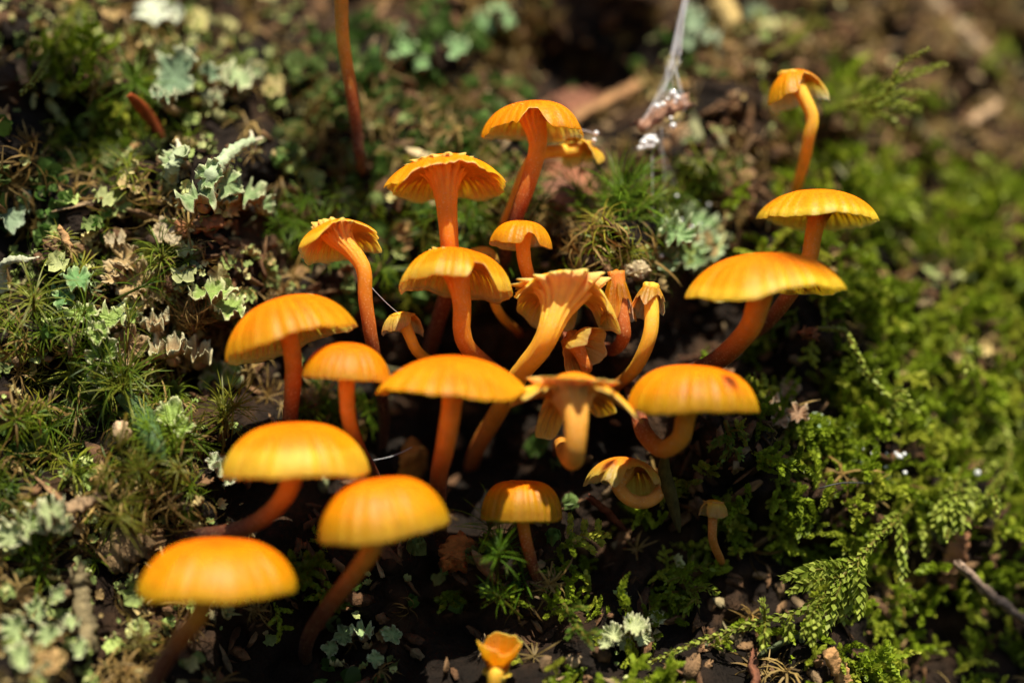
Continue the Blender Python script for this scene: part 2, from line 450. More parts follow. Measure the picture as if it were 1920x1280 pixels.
w_ros = blobs(x, z, [(830, 130, 190, 1.2), (740, 270, 190, 1.1), (600, 80, 120, .9), (730, 460, 130, .9), (620, 1230, 150, .8), (60, 830, 110, .9), (1330, 60, 100, .6), (60, 330, 120, .8), (1050, 860, 170, .45), (840, 1120, 220, .3)])
w_dead = blobs(x, z, [(350, 640, 180, .9), (280, 470, 120, .8), (200, 1000, 170, 1.0), (560, 240, 150, .7), (900, 230, 180, .6), (1060, 330, 150, .8), (1250, 200, 200, .5), (330, 1080, 140, .9), (1700, 60, 260, .6), (1420, 300, 160, .5)])
w_crm = 0.25 + blobs(x, z, [(1060, 250, 200, .8), (1250, 230, 180, .8), (1450, 260, 160, .9), (1480, 740, 100, .9), (1750, 60, 260, .9), (300, 470, 150, .7), (360, 660, 130, .7), (850, 1100, 240, .5), (1850, 520, 120, .6)])
w_none = 0.30 + 2.5 * gblob(x, z, 860, 860, 260, 200) + 1.5 * gblob(x, z, 800, 1180, 260, 110) + blobs(x, z, [(860, 850, 200, 2.6), (1340, 640, 120, 2.2), (830, 1190, 200, 1.7), (1110, 50, 150, 1.6), (70, 200, 80, 1.4), (370, 725, 60, 1.6), (500, 910, 120, 1.6), (1010, 720, 200, 1.2), (1530, 740, 110, 1.2), (1640, 1080, 120, .9), (1420, 200, 60, .8)])
relief = 1.05 * fbm(x / 1.4, z / 1.4, 3) + 0.48 * fbm(x / 0.5, z / 0.5, 9, 3)
w_feat = w_feat * (1 - 0.55 * gblob(x, z, 1560, 1120, 330, 170)) * (1 - 0.6 * gblob(x, z, 1320, 1200, 150, 70)); w_none = w_none + 0.8 * gblob(x, z, 1500, 1080, 300, 130)
w_none = w_none + 2.6 * np.clip(relief - 0.02, 0, 1) + 0.35 * (PX > 1050)
w_crm = w_crm + 0.2 * n2; w_dead = w_dead + 0.25 * n1 * (PX < 1300)
w_crm = w_crm + 0.9 * np.clip(-relief + .15, 0, 1) * (PX > 1300); w_dead = w_dead + 0.75 * (PX > 1400) * n3; w_flk = w_flk + 0.5 * (PX > 1500) * n1 * (PY < 900)
Wt = np.stack([w_star * (0.3 + n1), w_feat * (0.3 + n2), w_flk * (0.3 + n3), w_ros * (0.4 + n2), w_dead * (0.3 + n1), w_crm * (0.5 + n3), w_none], -1)
Wt = np.clip(Wt, 0, None) ** 1.5
cum = np.cumsum(Wt / Wt.sum(-1, keepdims=True), -1)
kind = (rng.uniform(size=(len(x), 1)) > cum).sum(-1)
P0 = np.stack([x, bank_y(x, z), z], -1); N0 = bank_normal(x, z)
def growth(m, up, jit):
    return norm(N0[m] * 1.0 + np.array([0, 0, up]) + rng.normal(size=(len(m), 3)) * jit)
def tints(n, stops, var=0.18):
    return lerp_cols(rng.uniform(size=n), stops) * np.clip(1 + var * rng.normal(size=(n, 1)), 0.5, 1.6)
G_bright = [(0, (0.05, 0.10, 0.006)), (0.6, (0.11, 0.175, 0.010)), (1, (0.22, 0.23, 0.03))]
G_olive = [(0, (0.13, 0.19, 0.010)), (0.5, (0.26, 0.35, 0.022)), (1, (0.44, 0.46, 0.06))]
G_lich = [(0, (0.16, 0.22, 0.06)), (0.35, (0.24, 0.30, 0.09)), (0.55, (0.36, 0.38, 0.17)), (0.75, (0.40, 0.32, 0.14)), (1, (0.28, 0.16, 0.06))]
G_ros = [(0, (0.07, 0.15, 0.025)), (0.6, (0.15, 0.27, 0.06)), (1, (0.26, 0.34, 0.12))]
G_brown = [(0, (0.12, 0.07, 0.015)), (0.5, (0.24, 0.15, 0.04)), (1, (0.34, 0.24, 0.08))]
G_crumb = [(0, (0.07, 0.035, 0.015)), (0.4, (0.16, 0.08, 0.035)), (0.8, (0.24, 0.14, 0.065)), (0.95, (0.30, 0.22, 0.12)), (1, (0.14, 0.18, 0.08))]

def cover(name, label, k, templates, up, jit, s0, s1, stops, mat, lift=0.0):
    m = np.where(kind == k)[0]; mb = MB()
    scatter(mb, templates, P0[m] + N0[m] * lift, growth(m, up, jit), s0 + (s1 - s0) * rng.uniform(size=len(m)) ** (2.2 if k == 2 else 1.0), tints(len(m), stops), rng)
    o = obj(name, mb, mat); o['kind'] = 'stuff'; tag(o, label, name.replace('_', ' ').split()[-1]); return o
rg = np.random.default_rng(5)
cover('pointed_moss_carpet', 'carpet of slender pointed green moss leaves covering the bank', 0,
      [star_tuft(28, 0.36, 0.011, -5, 85, 1.5, rg, tip=(1.5, 1.2, 1.0), colvar=.3) for _ in range(5)], 0.5, 0.3, 0.5, 1.35, G_bright, M_moss)
cover('feathery_moss_carpet', 'carpet of yellowish green feathery moss shoots on the bank', 1,
      [feather(rg, rg.uniform(.6, 1.0), int(rg.integers(3, 7))) for _ in range(6)], -0.15, 0.7, 0.5, 1.05, G_olive, M_moss, 0.02)
cover('lichen_scale_carpet', 'scattered small pale green lichen scales on the bank', 2,
      [flake(rg, rg.uniform(.07, .14), int(rg.integers(4, 9)), 24, 3, rg.uniform(.1, .8), rg.uniform(.1, .35)) for _ in range(8)], 0.3, 0.6, 0.45, 1.9, G_lich, M_lichen, 0.08)
cover('round_leaf_moss_carpet', 'low cushions of tiny round-leaved bright green moss', 3,
      [rosette(rg, int(rg.integers(6, 11)), rg.uniform(.06, .10)) for _ in range(5)], 0.3, 0.4, 0.7, 1.4, G_ros, M_moss, 0.05)
cover('withered_moss_carpet', 'withered curled brown moss strands lying over the bank', 4,
      [star_tuft(16, 0.45, 0.018, -10, 70, 2.2, rg) for _ in range(5)], 0.0, 0.6, 0.5, 1.3, G_brown, M_dead, 0.03)
cover('bark_crumb_litter', 'brown crumbs of bark and wood littering the bank', 5,
      [crumb(rg, rg.uniform(.07, .18), rg.uniform(.03, .07), rg.uniform(.012, .03), 8, 5, .4) for _ in range(8)], 0.2, 0.9, 0.4, 1.7, G_crumb, M_bark, 0.04)

# ------------------------------------------------------------------ mushrooms
CAP_STOPS = [(0, (0.88, 0.125, 0.0006)), (0.4, (0.95, 0.175, 0.001)), (0.82, (0.97, 0.215, 0.0015)), (0.95, (0.97, 0.27, 0.004)), (1.0, (0.97, 0.40, 0.02))]  # pigment pales outwards; the narrow bright rim also paints in translucent glow
PALE_STOPS = [(0, (0.80, 0.16, 0.003)), (0.5, (0.92, 0.28, 0.008)), (1.0, (0.95, 0.44, 0.05))]
BROWN_STOPS = [(0, (0.50, 0.12, 0.006)), (0.6, (0.70, 0.22, 0.012)), (1.0, (0.80, 0.40, 0.06))]
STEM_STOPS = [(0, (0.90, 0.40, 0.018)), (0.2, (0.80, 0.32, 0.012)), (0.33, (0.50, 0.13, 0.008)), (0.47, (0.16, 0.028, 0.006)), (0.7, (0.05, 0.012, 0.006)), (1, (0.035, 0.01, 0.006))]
MGROUP = 'orange mushrooms growing from the bank'

def mushroom(label, cx, cy, w, h, d, stem, r=17, roll=0, pitch=0, yaw=0, p=2.4, q=1.7, dip=0.0, bites=(), wav=0.05, lift=0.04,
             stops=CAP_STOPS, sstops=STEM_STOPS, ngill=26, seed=0, flare=1.3, trumpet=0.0, stria=1.0, thick=1.0, spots=(), root=True, curl=0.0, base_r=0.66, deep=1.0):
    """cx,cy: middle of the cap margin, w,h: width and height of the cap in the photograph, d: depth (cm);
    stem: further points (px, py, depth), r: stem radius in photo pixels; bites: (angle, half width, share bitten off), -90 faces the camera"""
    rg = np.random.default_rng(seed + 100)
    kk = K * (D + d) / D; R = w / 2 * kk; H = h * kk
    org = W(cx, cy, d)
    rl, pt = math.radians(roll), math.radians(pitch)
    rot = np.array((Matrix.Rotation(rl, 3, 'Y') @ Matrix.Rotation(-pt, 3, 'X') @ Matrix.Rotation(math.radians(yaw), 3, 'Z')))
    N = ngill * 2; nA = N * 4; nR = 26
    th = np.linspace(0, TAU, nA, endpoint=False); ph = rg.uniform(0, TAU, 8)
    def mult(t_):
        m = np.ones_like(t_)
        for (ba, bw, bm) in bites:
            dd = np.abs((t_ - math.radians(ba) + math.pi) % TAU - math.pi) / math.radians(bw)
            rag = 1 + 0.10 * np.sin(13 * t_ + ph[5]) + 0.08 * np.sin(29 * t_ + ph[6])
            m = m * (1 - bm * np.clip(np.exp(-dd ** 4) * rag, 0, 1))
        return m
    def wave(t_):
        return 1 + wav * (np.cos(2 * t_ + ph[0]) * 0.6 + np.cos(3 * t_ + ph[1]) * 0.6 + 0.4 * np.cos(7 * t_ + ph[2])) + 0.007 * (np.cos(17 * t_ + ph[3]) + np.cos(23 * t_ + ph[4]) + np.cos(31 * t_ + ph[5])) + 0.008 * np.cos(N / 2 * t_) * stria
    def lft(t_):
        return lift * (np.cos(2 * t_ + ph[3]) + 0.7 * np.cos(3 * t_ + ph[4]) + 0.5 * np.cos(5 * t_ + ph[5]) + 0.25 * np.cos(11 * t_ + ph[6]))
    def prof(s_, t_):
        z_ = H * np.clip(1 - s_ ** p, 0, 1) ** (1 / q) - dip * H * np.exp(-(s_ / 0.28) ** 2) + R * lft(t_) * s_ ** 3
        return z_ + curl * R * np.clip(s_ - 0.55, 0, 1) ** 2 + R * 0.005 * stria * np.cos(N / 2 * t_) * np.clip((s_ - 0.3) / 0.7, 0, 1)
    def thk(s_): return R * (0.032 + 0.13 * np.clip(1 - s_, 0, 1) ** 1.3) * thick
    ms, wv = mult(th), wave(th)
    u = np.linspace(0, 1, nR + 1)[1:]; tt = np.sin(u * math.pi / 2) ** 0.9
    V = [[0, 0, float(prof(np.array(0.0), np.array(0.0)))]]; sv = [0.0]
    for t in tt:
        s = t * ms; V += np.stack([R * s * wv * np.cos(th), R * s * wv * np.sin(th), prof(s, th)], -1).tolist(); sv += s.tolist()
    for t in tt[::-1][:-1:1]:
        s = np.minimum(t, 0.985) * ms; V += np.stack([R * s * wv * np.cos(th), R * s * wv * np.sin(th), prof(s, th) - thk(s / np.maximum(ms, .3))], -1).tolist(); sv += s.tolist()
    V.append([0, 0, float(prof(np.array(0.0), np.array(0.0)) - thk(np.array(0.0)))]); sv.append(0)
    V = np.array(V); sv = np.array(sv); rings = nR + nR - 1
    jj = np.arange(nA); j2 = (jj + 1) % nA; Q = []
    for k in range(rings - 1):
        a_ = 1 + k * nA; Q.append(np.stack([a_ + jj, a_ + nA + jj, a_ + nA + j2, a_ + j2], -1))
    T = np.concatenate([np.stack([np.zeros(nA, int), jj + 1, j2 + 1], -1), np.stack([np.full(nA, len(V) - 1), 1 + (rings - 1) * nA + j2, 1 + (rings - 1) * nA + jj], -1)])
    C = lerp_cols(np.clip(sv + 0.06 * rg.normal(), 0, 1), stops)
    ang = np.arctan2(V[:, 1], V[:, 0])
    C = C * (1 + 0.10 * (fbm(ang * 6, sv * 3, seed) + 0.4 * np.cos(N / 2 * ang) * np.clip(sv - .3, 0, 1) * stria))[:, None]
    low = np.arange(len(V)) > 1 + nR * nA
    lm = 0.25 if stops is BROWN_STOPS else 0.65
    if h > 0: C[low] = C[low] * (1 - lm) + np.array((0.97, 0.68, 0.14)) * lm
    for (sa, ss, sr) in spots:
        dd = np.hypot(V[:, 0] - R * ss * math.cos(math.radians(sa)), V[:, 1] - R * ss * math.sin(math.radians(sa)))
        f = np.clip(1.6 - dd / (sr * kk), 0, 1)[:, None] * (~low)[:, None]
        C = C * (1 - f) + np.array((0.10, 0.018, 0.004)) * f
    root_o = thing('mushroom', label, 'mushroom', (0, 0, 0), MGROUP)
    # stem runs from the cap down into the bank
    top = org + rot @ np.array([0, 0, float(prof(np.array(0.0), np.array(0.0)) - 0.8 * thk(np.array(0.0)))])
    neck = org + rot @ np.array([0, 0, float(prof(np.array(0.0), np.array(0.0)) - thk(np.array(0.0)) - 0.22 * R)])
    pts = [top, neck] + [W(*q_) for q_ in stem]
    if root:
        lx, ly, ld = stem[-1]; bd = bank_d(lx, ly)
        if bd + 0.3 > ld + 0.05: pts.append(W(lx + 6, ly + 14, max(bd, ld) + 0.35))
    base = pts[-1]
    root_o.location = Vector(base) * S; root_o['_o'] = tuple(float(b) for b in base)
    mb = MB(); mb.add((rot @ V.T).T + org, np.concatenate(Q), T, C)
    obj('cap', mb, M_cap, root_o)
    # gills: thin wedges hanging under the flesh, running a little down the stem
    mb = MB(); rs = r * kk; s_in = min(0.9 * rs / R, 0.3)
    for g in range(N):
        t0 = TAU * (g + 0.5 + 0.15 * rg.normal()) / N; tv = np.array([t0])
        mm, wvv = float(mult(tv)[0]), float(wave(tv)[0]); short = g % 2
        s = np.linspace(max(s_in, 0.5) if short else s_in, 0.975, 10) * (mm if mm > 0.45 else 0.45 * 0 + mm)
        if s[-1] < s[0] + 0.03: continue
        zt = prof(s, np.full(10, t0)) - thk(s / max(mm, .3)) + 0.006 * R
        uu = (s - s[0]) / (s[-1] - s[0])
        G = R * deep * (0.15 * np.clip(1 - uu, 0, 1) ** 0.6 * (np.clip(uu * 4, 0, 1) if short else 1) + (0 if short else 0.26 * np.exp(-((s - s_in) / 0.13) ** 1))) * (0.9 + 0.2 * rg.uniform())
        if short: G = G * 0.6
        hw = R * 0.020 * (1 - 0.4 * uu)
        rr = R * s * wvv; sx, sy = -math.sin(t0), math.cos(t0); cxx, cyy = math.cos(t0), math.sin(t0)
        A = np.stack([rr * cxx - hw * sx, rr * cyy - hw * sy, zt], -1); Bm = np.stack([rr * cxx, rr * cyy, zt - G], -1); Cc = np.stack([rr * cxx + hw * sx, rr * cyy + hw * sy, zt], -1)
        VV = np.concatenate([A, Bm, Cc]); k = np.arange(9)
        QQ = np.concatenate([np.stack([k, k + 1, k + 11, k + 10], -1), np.stack([k + 10, k + 11, k + 21, k + 20], -1)])
        gc = lerp_cols(np.tile(uu, 3), [(0, (0.93, 0.46, 0.04)), (0.5, (0.97, 0.68, 0.16)), (1, (0.98, 0.76, 0.28))])
        if h < 0: gc = gc * np.array([.95, .55, .3])
        if stops is BROWN_STOPS: gc = gc * np.array([.8, .5, .3])
        mb.add((rot @ VV.T).T + org, QQ, None, gc)
    obj('gills', mb, M_gill, root_o)
    mb = MB(); Pp = spline(pts, 46); n = len(Pp); arc = np.concatenate([[0], np.cumsum(np.linalg.norm(np.diff(Pp, axis=0), axis=1))]); f = arc / arc[-1]
    rad = rs * (1 + flare * np.exp(-arc / (0.9 * rs)) * 0.9) * (1 - (1 - base_r) * f) * (1 + 0.04 * np.array(fbm(f * 9, f * 0 + seed, seed)))
    rad = rad + trumpet * R * np.exp(-(arc / (0.33 * R)) ** 1.3)
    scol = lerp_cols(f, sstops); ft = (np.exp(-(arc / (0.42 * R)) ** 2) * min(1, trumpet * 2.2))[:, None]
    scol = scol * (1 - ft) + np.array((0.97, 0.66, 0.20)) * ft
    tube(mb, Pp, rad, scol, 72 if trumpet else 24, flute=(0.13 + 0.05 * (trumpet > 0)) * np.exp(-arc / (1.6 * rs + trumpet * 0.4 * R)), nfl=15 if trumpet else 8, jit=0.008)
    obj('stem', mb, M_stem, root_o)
    return root_o

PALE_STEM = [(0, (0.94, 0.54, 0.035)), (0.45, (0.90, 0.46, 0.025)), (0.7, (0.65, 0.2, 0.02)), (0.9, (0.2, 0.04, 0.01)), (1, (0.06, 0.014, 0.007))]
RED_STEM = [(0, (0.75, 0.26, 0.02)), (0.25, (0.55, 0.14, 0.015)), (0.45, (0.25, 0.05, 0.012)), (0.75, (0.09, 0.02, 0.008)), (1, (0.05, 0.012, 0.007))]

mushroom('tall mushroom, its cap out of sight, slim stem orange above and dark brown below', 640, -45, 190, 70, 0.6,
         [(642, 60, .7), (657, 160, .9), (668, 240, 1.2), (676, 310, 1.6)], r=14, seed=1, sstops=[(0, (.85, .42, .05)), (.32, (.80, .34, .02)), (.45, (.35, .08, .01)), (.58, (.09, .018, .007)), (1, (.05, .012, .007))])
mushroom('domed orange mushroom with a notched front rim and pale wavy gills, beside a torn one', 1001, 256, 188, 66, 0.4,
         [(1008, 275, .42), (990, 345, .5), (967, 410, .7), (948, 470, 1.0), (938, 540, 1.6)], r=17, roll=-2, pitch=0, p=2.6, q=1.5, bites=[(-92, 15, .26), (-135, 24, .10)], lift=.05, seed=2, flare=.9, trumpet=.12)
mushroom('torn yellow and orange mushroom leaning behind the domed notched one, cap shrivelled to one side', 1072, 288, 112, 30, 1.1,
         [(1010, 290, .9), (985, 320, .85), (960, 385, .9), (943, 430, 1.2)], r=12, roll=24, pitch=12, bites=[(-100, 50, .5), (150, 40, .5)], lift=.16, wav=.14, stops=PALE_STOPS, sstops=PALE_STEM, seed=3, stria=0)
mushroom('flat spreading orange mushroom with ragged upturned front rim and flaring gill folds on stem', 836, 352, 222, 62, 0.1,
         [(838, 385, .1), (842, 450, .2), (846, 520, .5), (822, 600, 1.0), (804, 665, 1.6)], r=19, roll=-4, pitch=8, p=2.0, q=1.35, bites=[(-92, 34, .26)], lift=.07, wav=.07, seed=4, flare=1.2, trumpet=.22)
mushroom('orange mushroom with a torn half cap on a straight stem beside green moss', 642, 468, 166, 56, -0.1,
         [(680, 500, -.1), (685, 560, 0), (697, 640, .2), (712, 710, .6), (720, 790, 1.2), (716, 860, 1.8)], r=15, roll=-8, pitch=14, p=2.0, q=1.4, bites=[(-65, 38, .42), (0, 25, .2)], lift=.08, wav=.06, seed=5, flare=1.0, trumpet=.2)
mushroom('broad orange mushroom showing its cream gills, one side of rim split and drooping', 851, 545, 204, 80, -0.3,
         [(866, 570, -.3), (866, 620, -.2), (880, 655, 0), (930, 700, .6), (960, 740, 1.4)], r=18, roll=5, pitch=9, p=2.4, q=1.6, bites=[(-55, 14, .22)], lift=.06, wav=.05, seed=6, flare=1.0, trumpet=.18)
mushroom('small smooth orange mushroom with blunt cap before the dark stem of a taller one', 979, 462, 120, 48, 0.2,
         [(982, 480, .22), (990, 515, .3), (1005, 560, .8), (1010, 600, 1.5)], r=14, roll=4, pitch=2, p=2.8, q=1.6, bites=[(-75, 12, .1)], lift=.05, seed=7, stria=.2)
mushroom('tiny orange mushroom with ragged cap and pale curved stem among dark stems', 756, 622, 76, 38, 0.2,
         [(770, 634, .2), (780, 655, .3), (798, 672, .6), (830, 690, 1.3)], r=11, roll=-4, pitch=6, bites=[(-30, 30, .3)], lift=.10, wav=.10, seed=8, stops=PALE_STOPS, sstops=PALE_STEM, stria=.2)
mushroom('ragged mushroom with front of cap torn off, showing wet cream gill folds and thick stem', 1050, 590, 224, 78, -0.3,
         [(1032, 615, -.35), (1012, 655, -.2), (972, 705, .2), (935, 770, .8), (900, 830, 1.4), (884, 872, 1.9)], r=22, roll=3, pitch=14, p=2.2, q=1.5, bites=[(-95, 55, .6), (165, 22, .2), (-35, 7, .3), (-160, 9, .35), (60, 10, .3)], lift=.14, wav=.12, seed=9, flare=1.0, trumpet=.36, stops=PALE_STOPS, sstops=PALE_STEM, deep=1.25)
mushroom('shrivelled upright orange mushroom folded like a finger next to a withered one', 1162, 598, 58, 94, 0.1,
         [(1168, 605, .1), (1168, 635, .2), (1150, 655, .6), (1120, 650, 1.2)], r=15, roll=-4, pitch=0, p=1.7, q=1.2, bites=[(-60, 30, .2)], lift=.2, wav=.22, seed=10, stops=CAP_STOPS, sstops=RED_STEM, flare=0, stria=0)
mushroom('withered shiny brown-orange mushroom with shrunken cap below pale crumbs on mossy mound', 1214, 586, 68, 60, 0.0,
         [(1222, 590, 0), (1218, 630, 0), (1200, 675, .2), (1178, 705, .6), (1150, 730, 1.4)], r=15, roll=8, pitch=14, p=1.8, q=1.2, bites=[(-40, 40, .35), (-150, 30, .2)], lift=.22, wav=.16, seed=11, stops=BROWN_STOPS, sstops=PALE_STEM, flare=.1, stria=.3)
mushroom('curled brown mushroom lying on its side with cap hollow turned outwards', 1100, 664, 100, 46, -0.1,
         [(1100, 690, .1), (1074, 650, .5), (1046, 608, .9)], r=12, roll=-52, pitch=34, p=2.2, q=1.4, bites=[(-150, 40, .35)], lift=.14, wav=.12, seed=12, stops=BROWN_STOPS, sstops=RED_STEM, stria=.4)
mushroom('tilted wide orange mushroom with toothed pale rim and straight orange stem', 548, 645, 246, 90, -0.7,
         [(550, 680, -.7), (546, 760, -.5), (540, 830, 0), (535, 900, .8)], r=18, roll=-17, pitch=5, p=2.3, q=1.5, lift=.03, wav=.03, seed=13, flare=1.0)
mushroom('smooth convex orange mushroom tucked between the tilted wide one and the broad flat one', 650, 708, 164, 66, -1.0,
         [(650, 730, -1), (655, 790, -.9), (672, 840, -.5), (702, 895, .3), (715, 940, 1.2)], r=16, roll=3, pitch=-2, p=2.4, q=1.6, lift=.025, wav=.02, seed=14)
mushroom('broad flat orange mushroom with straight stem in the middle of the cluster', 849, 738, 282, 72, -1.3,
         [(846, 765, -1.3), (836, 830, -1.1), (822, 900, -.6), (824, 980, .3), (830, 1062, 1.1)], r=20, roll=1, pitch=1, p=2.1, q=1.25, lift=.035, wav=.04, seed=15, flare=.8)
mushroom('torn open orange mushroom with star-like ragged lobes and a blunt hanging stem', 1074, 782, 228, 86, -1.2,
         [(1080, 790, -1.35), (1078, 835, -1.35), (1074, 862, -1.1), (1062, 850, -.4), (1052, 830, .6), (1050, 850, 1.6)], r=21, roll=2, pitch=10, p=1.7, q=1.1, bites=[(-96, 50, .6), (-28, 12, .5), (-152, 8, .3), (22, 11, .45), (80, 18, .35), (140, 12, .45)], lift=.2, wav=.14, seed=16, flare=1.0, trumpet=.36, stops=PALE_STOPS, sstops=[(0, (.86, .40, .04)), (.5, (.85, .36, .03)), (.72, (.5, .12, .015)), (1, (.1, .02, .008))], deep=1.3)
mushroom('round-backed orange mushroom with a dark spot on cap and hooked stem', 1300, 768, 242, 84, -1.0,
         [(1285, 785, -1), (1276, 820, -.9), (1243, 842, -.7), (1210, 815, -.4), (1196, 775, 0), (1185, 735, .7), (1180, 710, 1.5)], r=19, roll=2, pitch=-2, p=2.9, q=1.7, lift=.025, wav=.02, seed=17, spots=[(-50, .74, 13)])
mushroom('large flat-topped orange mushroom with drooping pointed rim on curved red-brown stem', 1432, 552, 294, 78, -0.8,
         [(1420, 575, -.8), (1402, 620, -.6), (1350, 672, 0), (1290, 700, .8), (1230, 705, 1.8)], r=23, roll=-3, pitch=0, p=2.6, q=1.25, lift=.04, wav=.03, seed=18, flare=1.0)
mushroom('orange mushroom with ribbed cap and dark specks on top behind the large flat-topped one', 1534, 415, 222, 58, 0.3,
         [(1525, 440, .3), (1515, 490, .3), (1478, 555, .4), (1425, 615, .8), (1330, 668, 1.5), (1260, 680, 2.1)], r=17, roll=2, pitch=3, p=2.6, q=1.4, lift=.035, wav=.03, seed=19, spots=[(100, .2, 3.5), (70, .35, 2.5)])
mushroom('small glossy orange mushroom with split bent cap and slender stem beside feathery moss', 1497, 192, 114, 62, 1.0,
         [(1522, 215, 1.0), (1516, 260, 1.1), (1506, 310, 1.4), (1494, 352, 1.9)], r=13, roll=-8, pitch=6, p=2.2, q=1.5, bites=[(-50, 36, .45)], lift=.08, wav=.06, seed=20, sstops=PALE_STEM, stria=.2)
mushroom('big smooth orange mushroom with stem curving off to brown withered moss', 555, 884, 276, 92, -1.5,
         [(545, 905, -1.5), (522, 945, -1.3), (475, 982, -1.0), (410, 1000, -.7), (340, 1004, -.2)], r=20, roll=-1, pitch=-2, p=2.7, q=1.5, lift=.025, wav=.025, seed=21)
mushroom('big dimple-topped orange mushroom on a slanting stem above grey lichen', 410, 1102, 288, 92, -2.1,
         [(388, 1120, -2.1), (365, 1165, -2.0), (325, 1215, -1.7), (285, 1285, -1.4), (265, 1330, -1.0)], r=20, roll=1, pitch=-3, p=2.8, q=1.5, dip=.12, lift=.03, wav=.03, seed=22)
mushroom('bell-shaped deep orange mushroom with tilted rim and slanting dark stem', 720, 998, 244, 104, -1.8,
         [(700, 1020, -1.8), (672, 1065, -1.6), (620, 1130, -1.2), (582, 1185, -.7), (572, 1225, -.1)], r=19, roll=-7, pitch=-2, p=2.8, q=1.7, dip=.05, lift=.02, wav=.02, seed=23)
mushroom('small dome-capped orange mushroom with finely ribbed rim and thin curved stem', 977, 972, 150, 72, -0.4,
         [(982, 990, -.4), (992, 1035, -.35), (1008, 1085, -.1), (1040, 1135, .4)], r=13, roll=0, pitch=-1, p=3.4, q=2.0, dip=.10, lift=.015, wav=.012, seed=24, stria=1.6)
mushroom('curled orange mushroom with a small dark-painted hole in cap and stem bent into a hook', 1170, 914, 138, 58, 0.0,
         [(1160, 912, 0), (1185, 938, .0), (1220, 938, .05), (1243, 912, .2), (1236, 890, .8), (1225, 880, 1.4)], r=14, roll=8, pitch=8, p=2.2, q=1.6, bites=[(-75, 24, .35)], lift=.16, wav=.08, seed=25, stops=BROWN_STOPS, sstops=[(0, (.8, .35, .04)), (.6, (.75, .3, .05)), (1, (.3, .1, .02))], spots=[(-135, .75, 11)], stria=.3)  # the hole's shade is painted as a dark spot on the cap
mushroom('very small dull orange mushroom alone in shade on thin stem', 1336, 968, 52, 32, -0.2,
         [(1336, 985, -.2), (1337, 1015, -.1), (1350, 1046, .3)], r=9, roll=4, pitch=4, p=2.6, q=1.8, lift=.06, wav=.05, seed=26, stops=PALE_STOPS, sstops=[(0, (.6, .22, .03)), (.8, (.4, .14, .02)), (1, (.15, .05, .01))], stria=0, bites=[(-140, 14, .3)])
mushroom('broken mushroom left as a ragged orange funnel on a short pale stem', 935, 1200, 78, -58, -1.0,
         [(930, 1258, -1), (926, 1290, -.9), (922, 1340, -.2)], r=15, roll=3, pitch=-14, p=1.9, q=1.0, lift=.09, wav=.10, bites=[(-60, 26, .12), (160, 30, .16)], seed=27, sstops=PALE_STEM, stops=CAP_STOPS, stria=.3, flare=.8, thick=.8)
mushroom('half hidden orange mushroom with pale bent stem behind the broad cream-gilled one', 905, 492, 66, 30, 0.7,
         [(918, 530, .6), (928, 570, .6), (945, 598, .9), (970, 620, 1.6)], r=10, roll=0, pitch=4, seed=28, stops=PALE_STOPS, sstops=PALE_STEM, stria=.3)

# ------------------------------------------------------------------ moss tufts, lichens, litter and silk one can pick out
def place(px, py, out=0.15):
    d = bank_d(px, py) - out
    return W(px, py, d), d

def tuft(label, px, py, n, L, w, lo, hi, curl, c0, c1, mat, out=0.05, up=0.6, lean=(0, 0, 0), seed=0, name='moss_tuft', spread=0.0, group=None):
    rg = np.random.default_rng(seed + 500)
    p, d = place(px, py, out)
    nrm = bank_normal(np.array([p[0]]), np.array([p[2]]), 0.3)[0]
    g = norm(nrm * 0.7 + np.array([0, -0.1, up]) + np.array(lean))
    o = thing(name, label, 'moss', p, group)
    nsh = max(2, int(round(n / 15)))
    mb = MB(); st = MB()
    for k in range(nsh):
        V, Q, T, C = star_tuft(24, L * .68 * rg.uniform(.6, 1.2), w * .5, lo - 10, hi, curl * 1.5, rg, (1, 1, 1), 0.25 * L, 6, tip=(1.25, 1.15, 1.0))
        off = rg.normal(size=3) * spread * (k > 0); off[1] *= 0.5
        gg = norm(g + rg.normal(size=3) * 0.45)
        Rm = basis(gg[None], np.array([rg.uniform(0, TAU)]))[0]
        tint = np.array(c0) + (np.array(c1) - np.array(c0)) * rg.uniform()
        mb.add(V @ Rm.T + p + off, Q, T, C * tint)
        tube(st, spline([p + off - gg * 0.35, p + off, p + off + gg * 0.25 * L], 5), 0.018, tint * np.array([.8, .5, .5]), 6)
    obj('leaves', mb, mat, o); obj('stalks', st, mat, o)
    return o

GR0, GR1 = (0.06, 0.14, 0.008), (0.15, 0.26, 0.018)
OL0, OL1 = (0.10, 0.13, 0.012), (0.22, 0.23, 0.03)
BR0, BR1 = (0.12, 0.075, 0.018), (0.26, 0.18, 0.06)
MT = 'green moss tufts on the bank'
tuft('dense bright green moss tuft on the mossy mound below the spider silk', 1165, 400, 230, .95, .026, 30, 85, .55, GR0, GR1, M_moss, .05, .9, seed=1, spread=.22)
tuft('thin green moss tuft on the mound beside wet pale lichen', 1345, 335, 72, .75, .022, 35, 85, .5, GR0, GR1, M_moss, .1, .9, seed=2, spread=.15)
tuft('soft green moss tuft behind the stem of the torn half-capped mushroom', 585, 410, 140, .75, .02, 20, 80, .7, GR0, GR1, M_moss, .1, .7, seed=3, spread=.3)
tuft('long upright green moss blades rising beside tan papery lichen flakes', 200, 735, 90, 1.0, .022, 40, 88, .6, GR0, OL1, M_moss, .2, .9, seed=4, spread=.2)
tuft('short spiky bright green moss tuft under a curled green leaf', 318, 815, 72, .6, .024, 25, 85, .3, GR1, (.2, .3, .03), M_moss, .2, .8, seed=5, spread=.12)
tuft('star-shaped olive moss tuft beside the big smooth mushroom', 415, 790, 72, .75, .026, 5, 75, .4, OL0, OL1, M_moss, .3, .5, seed=6, spread=.1)
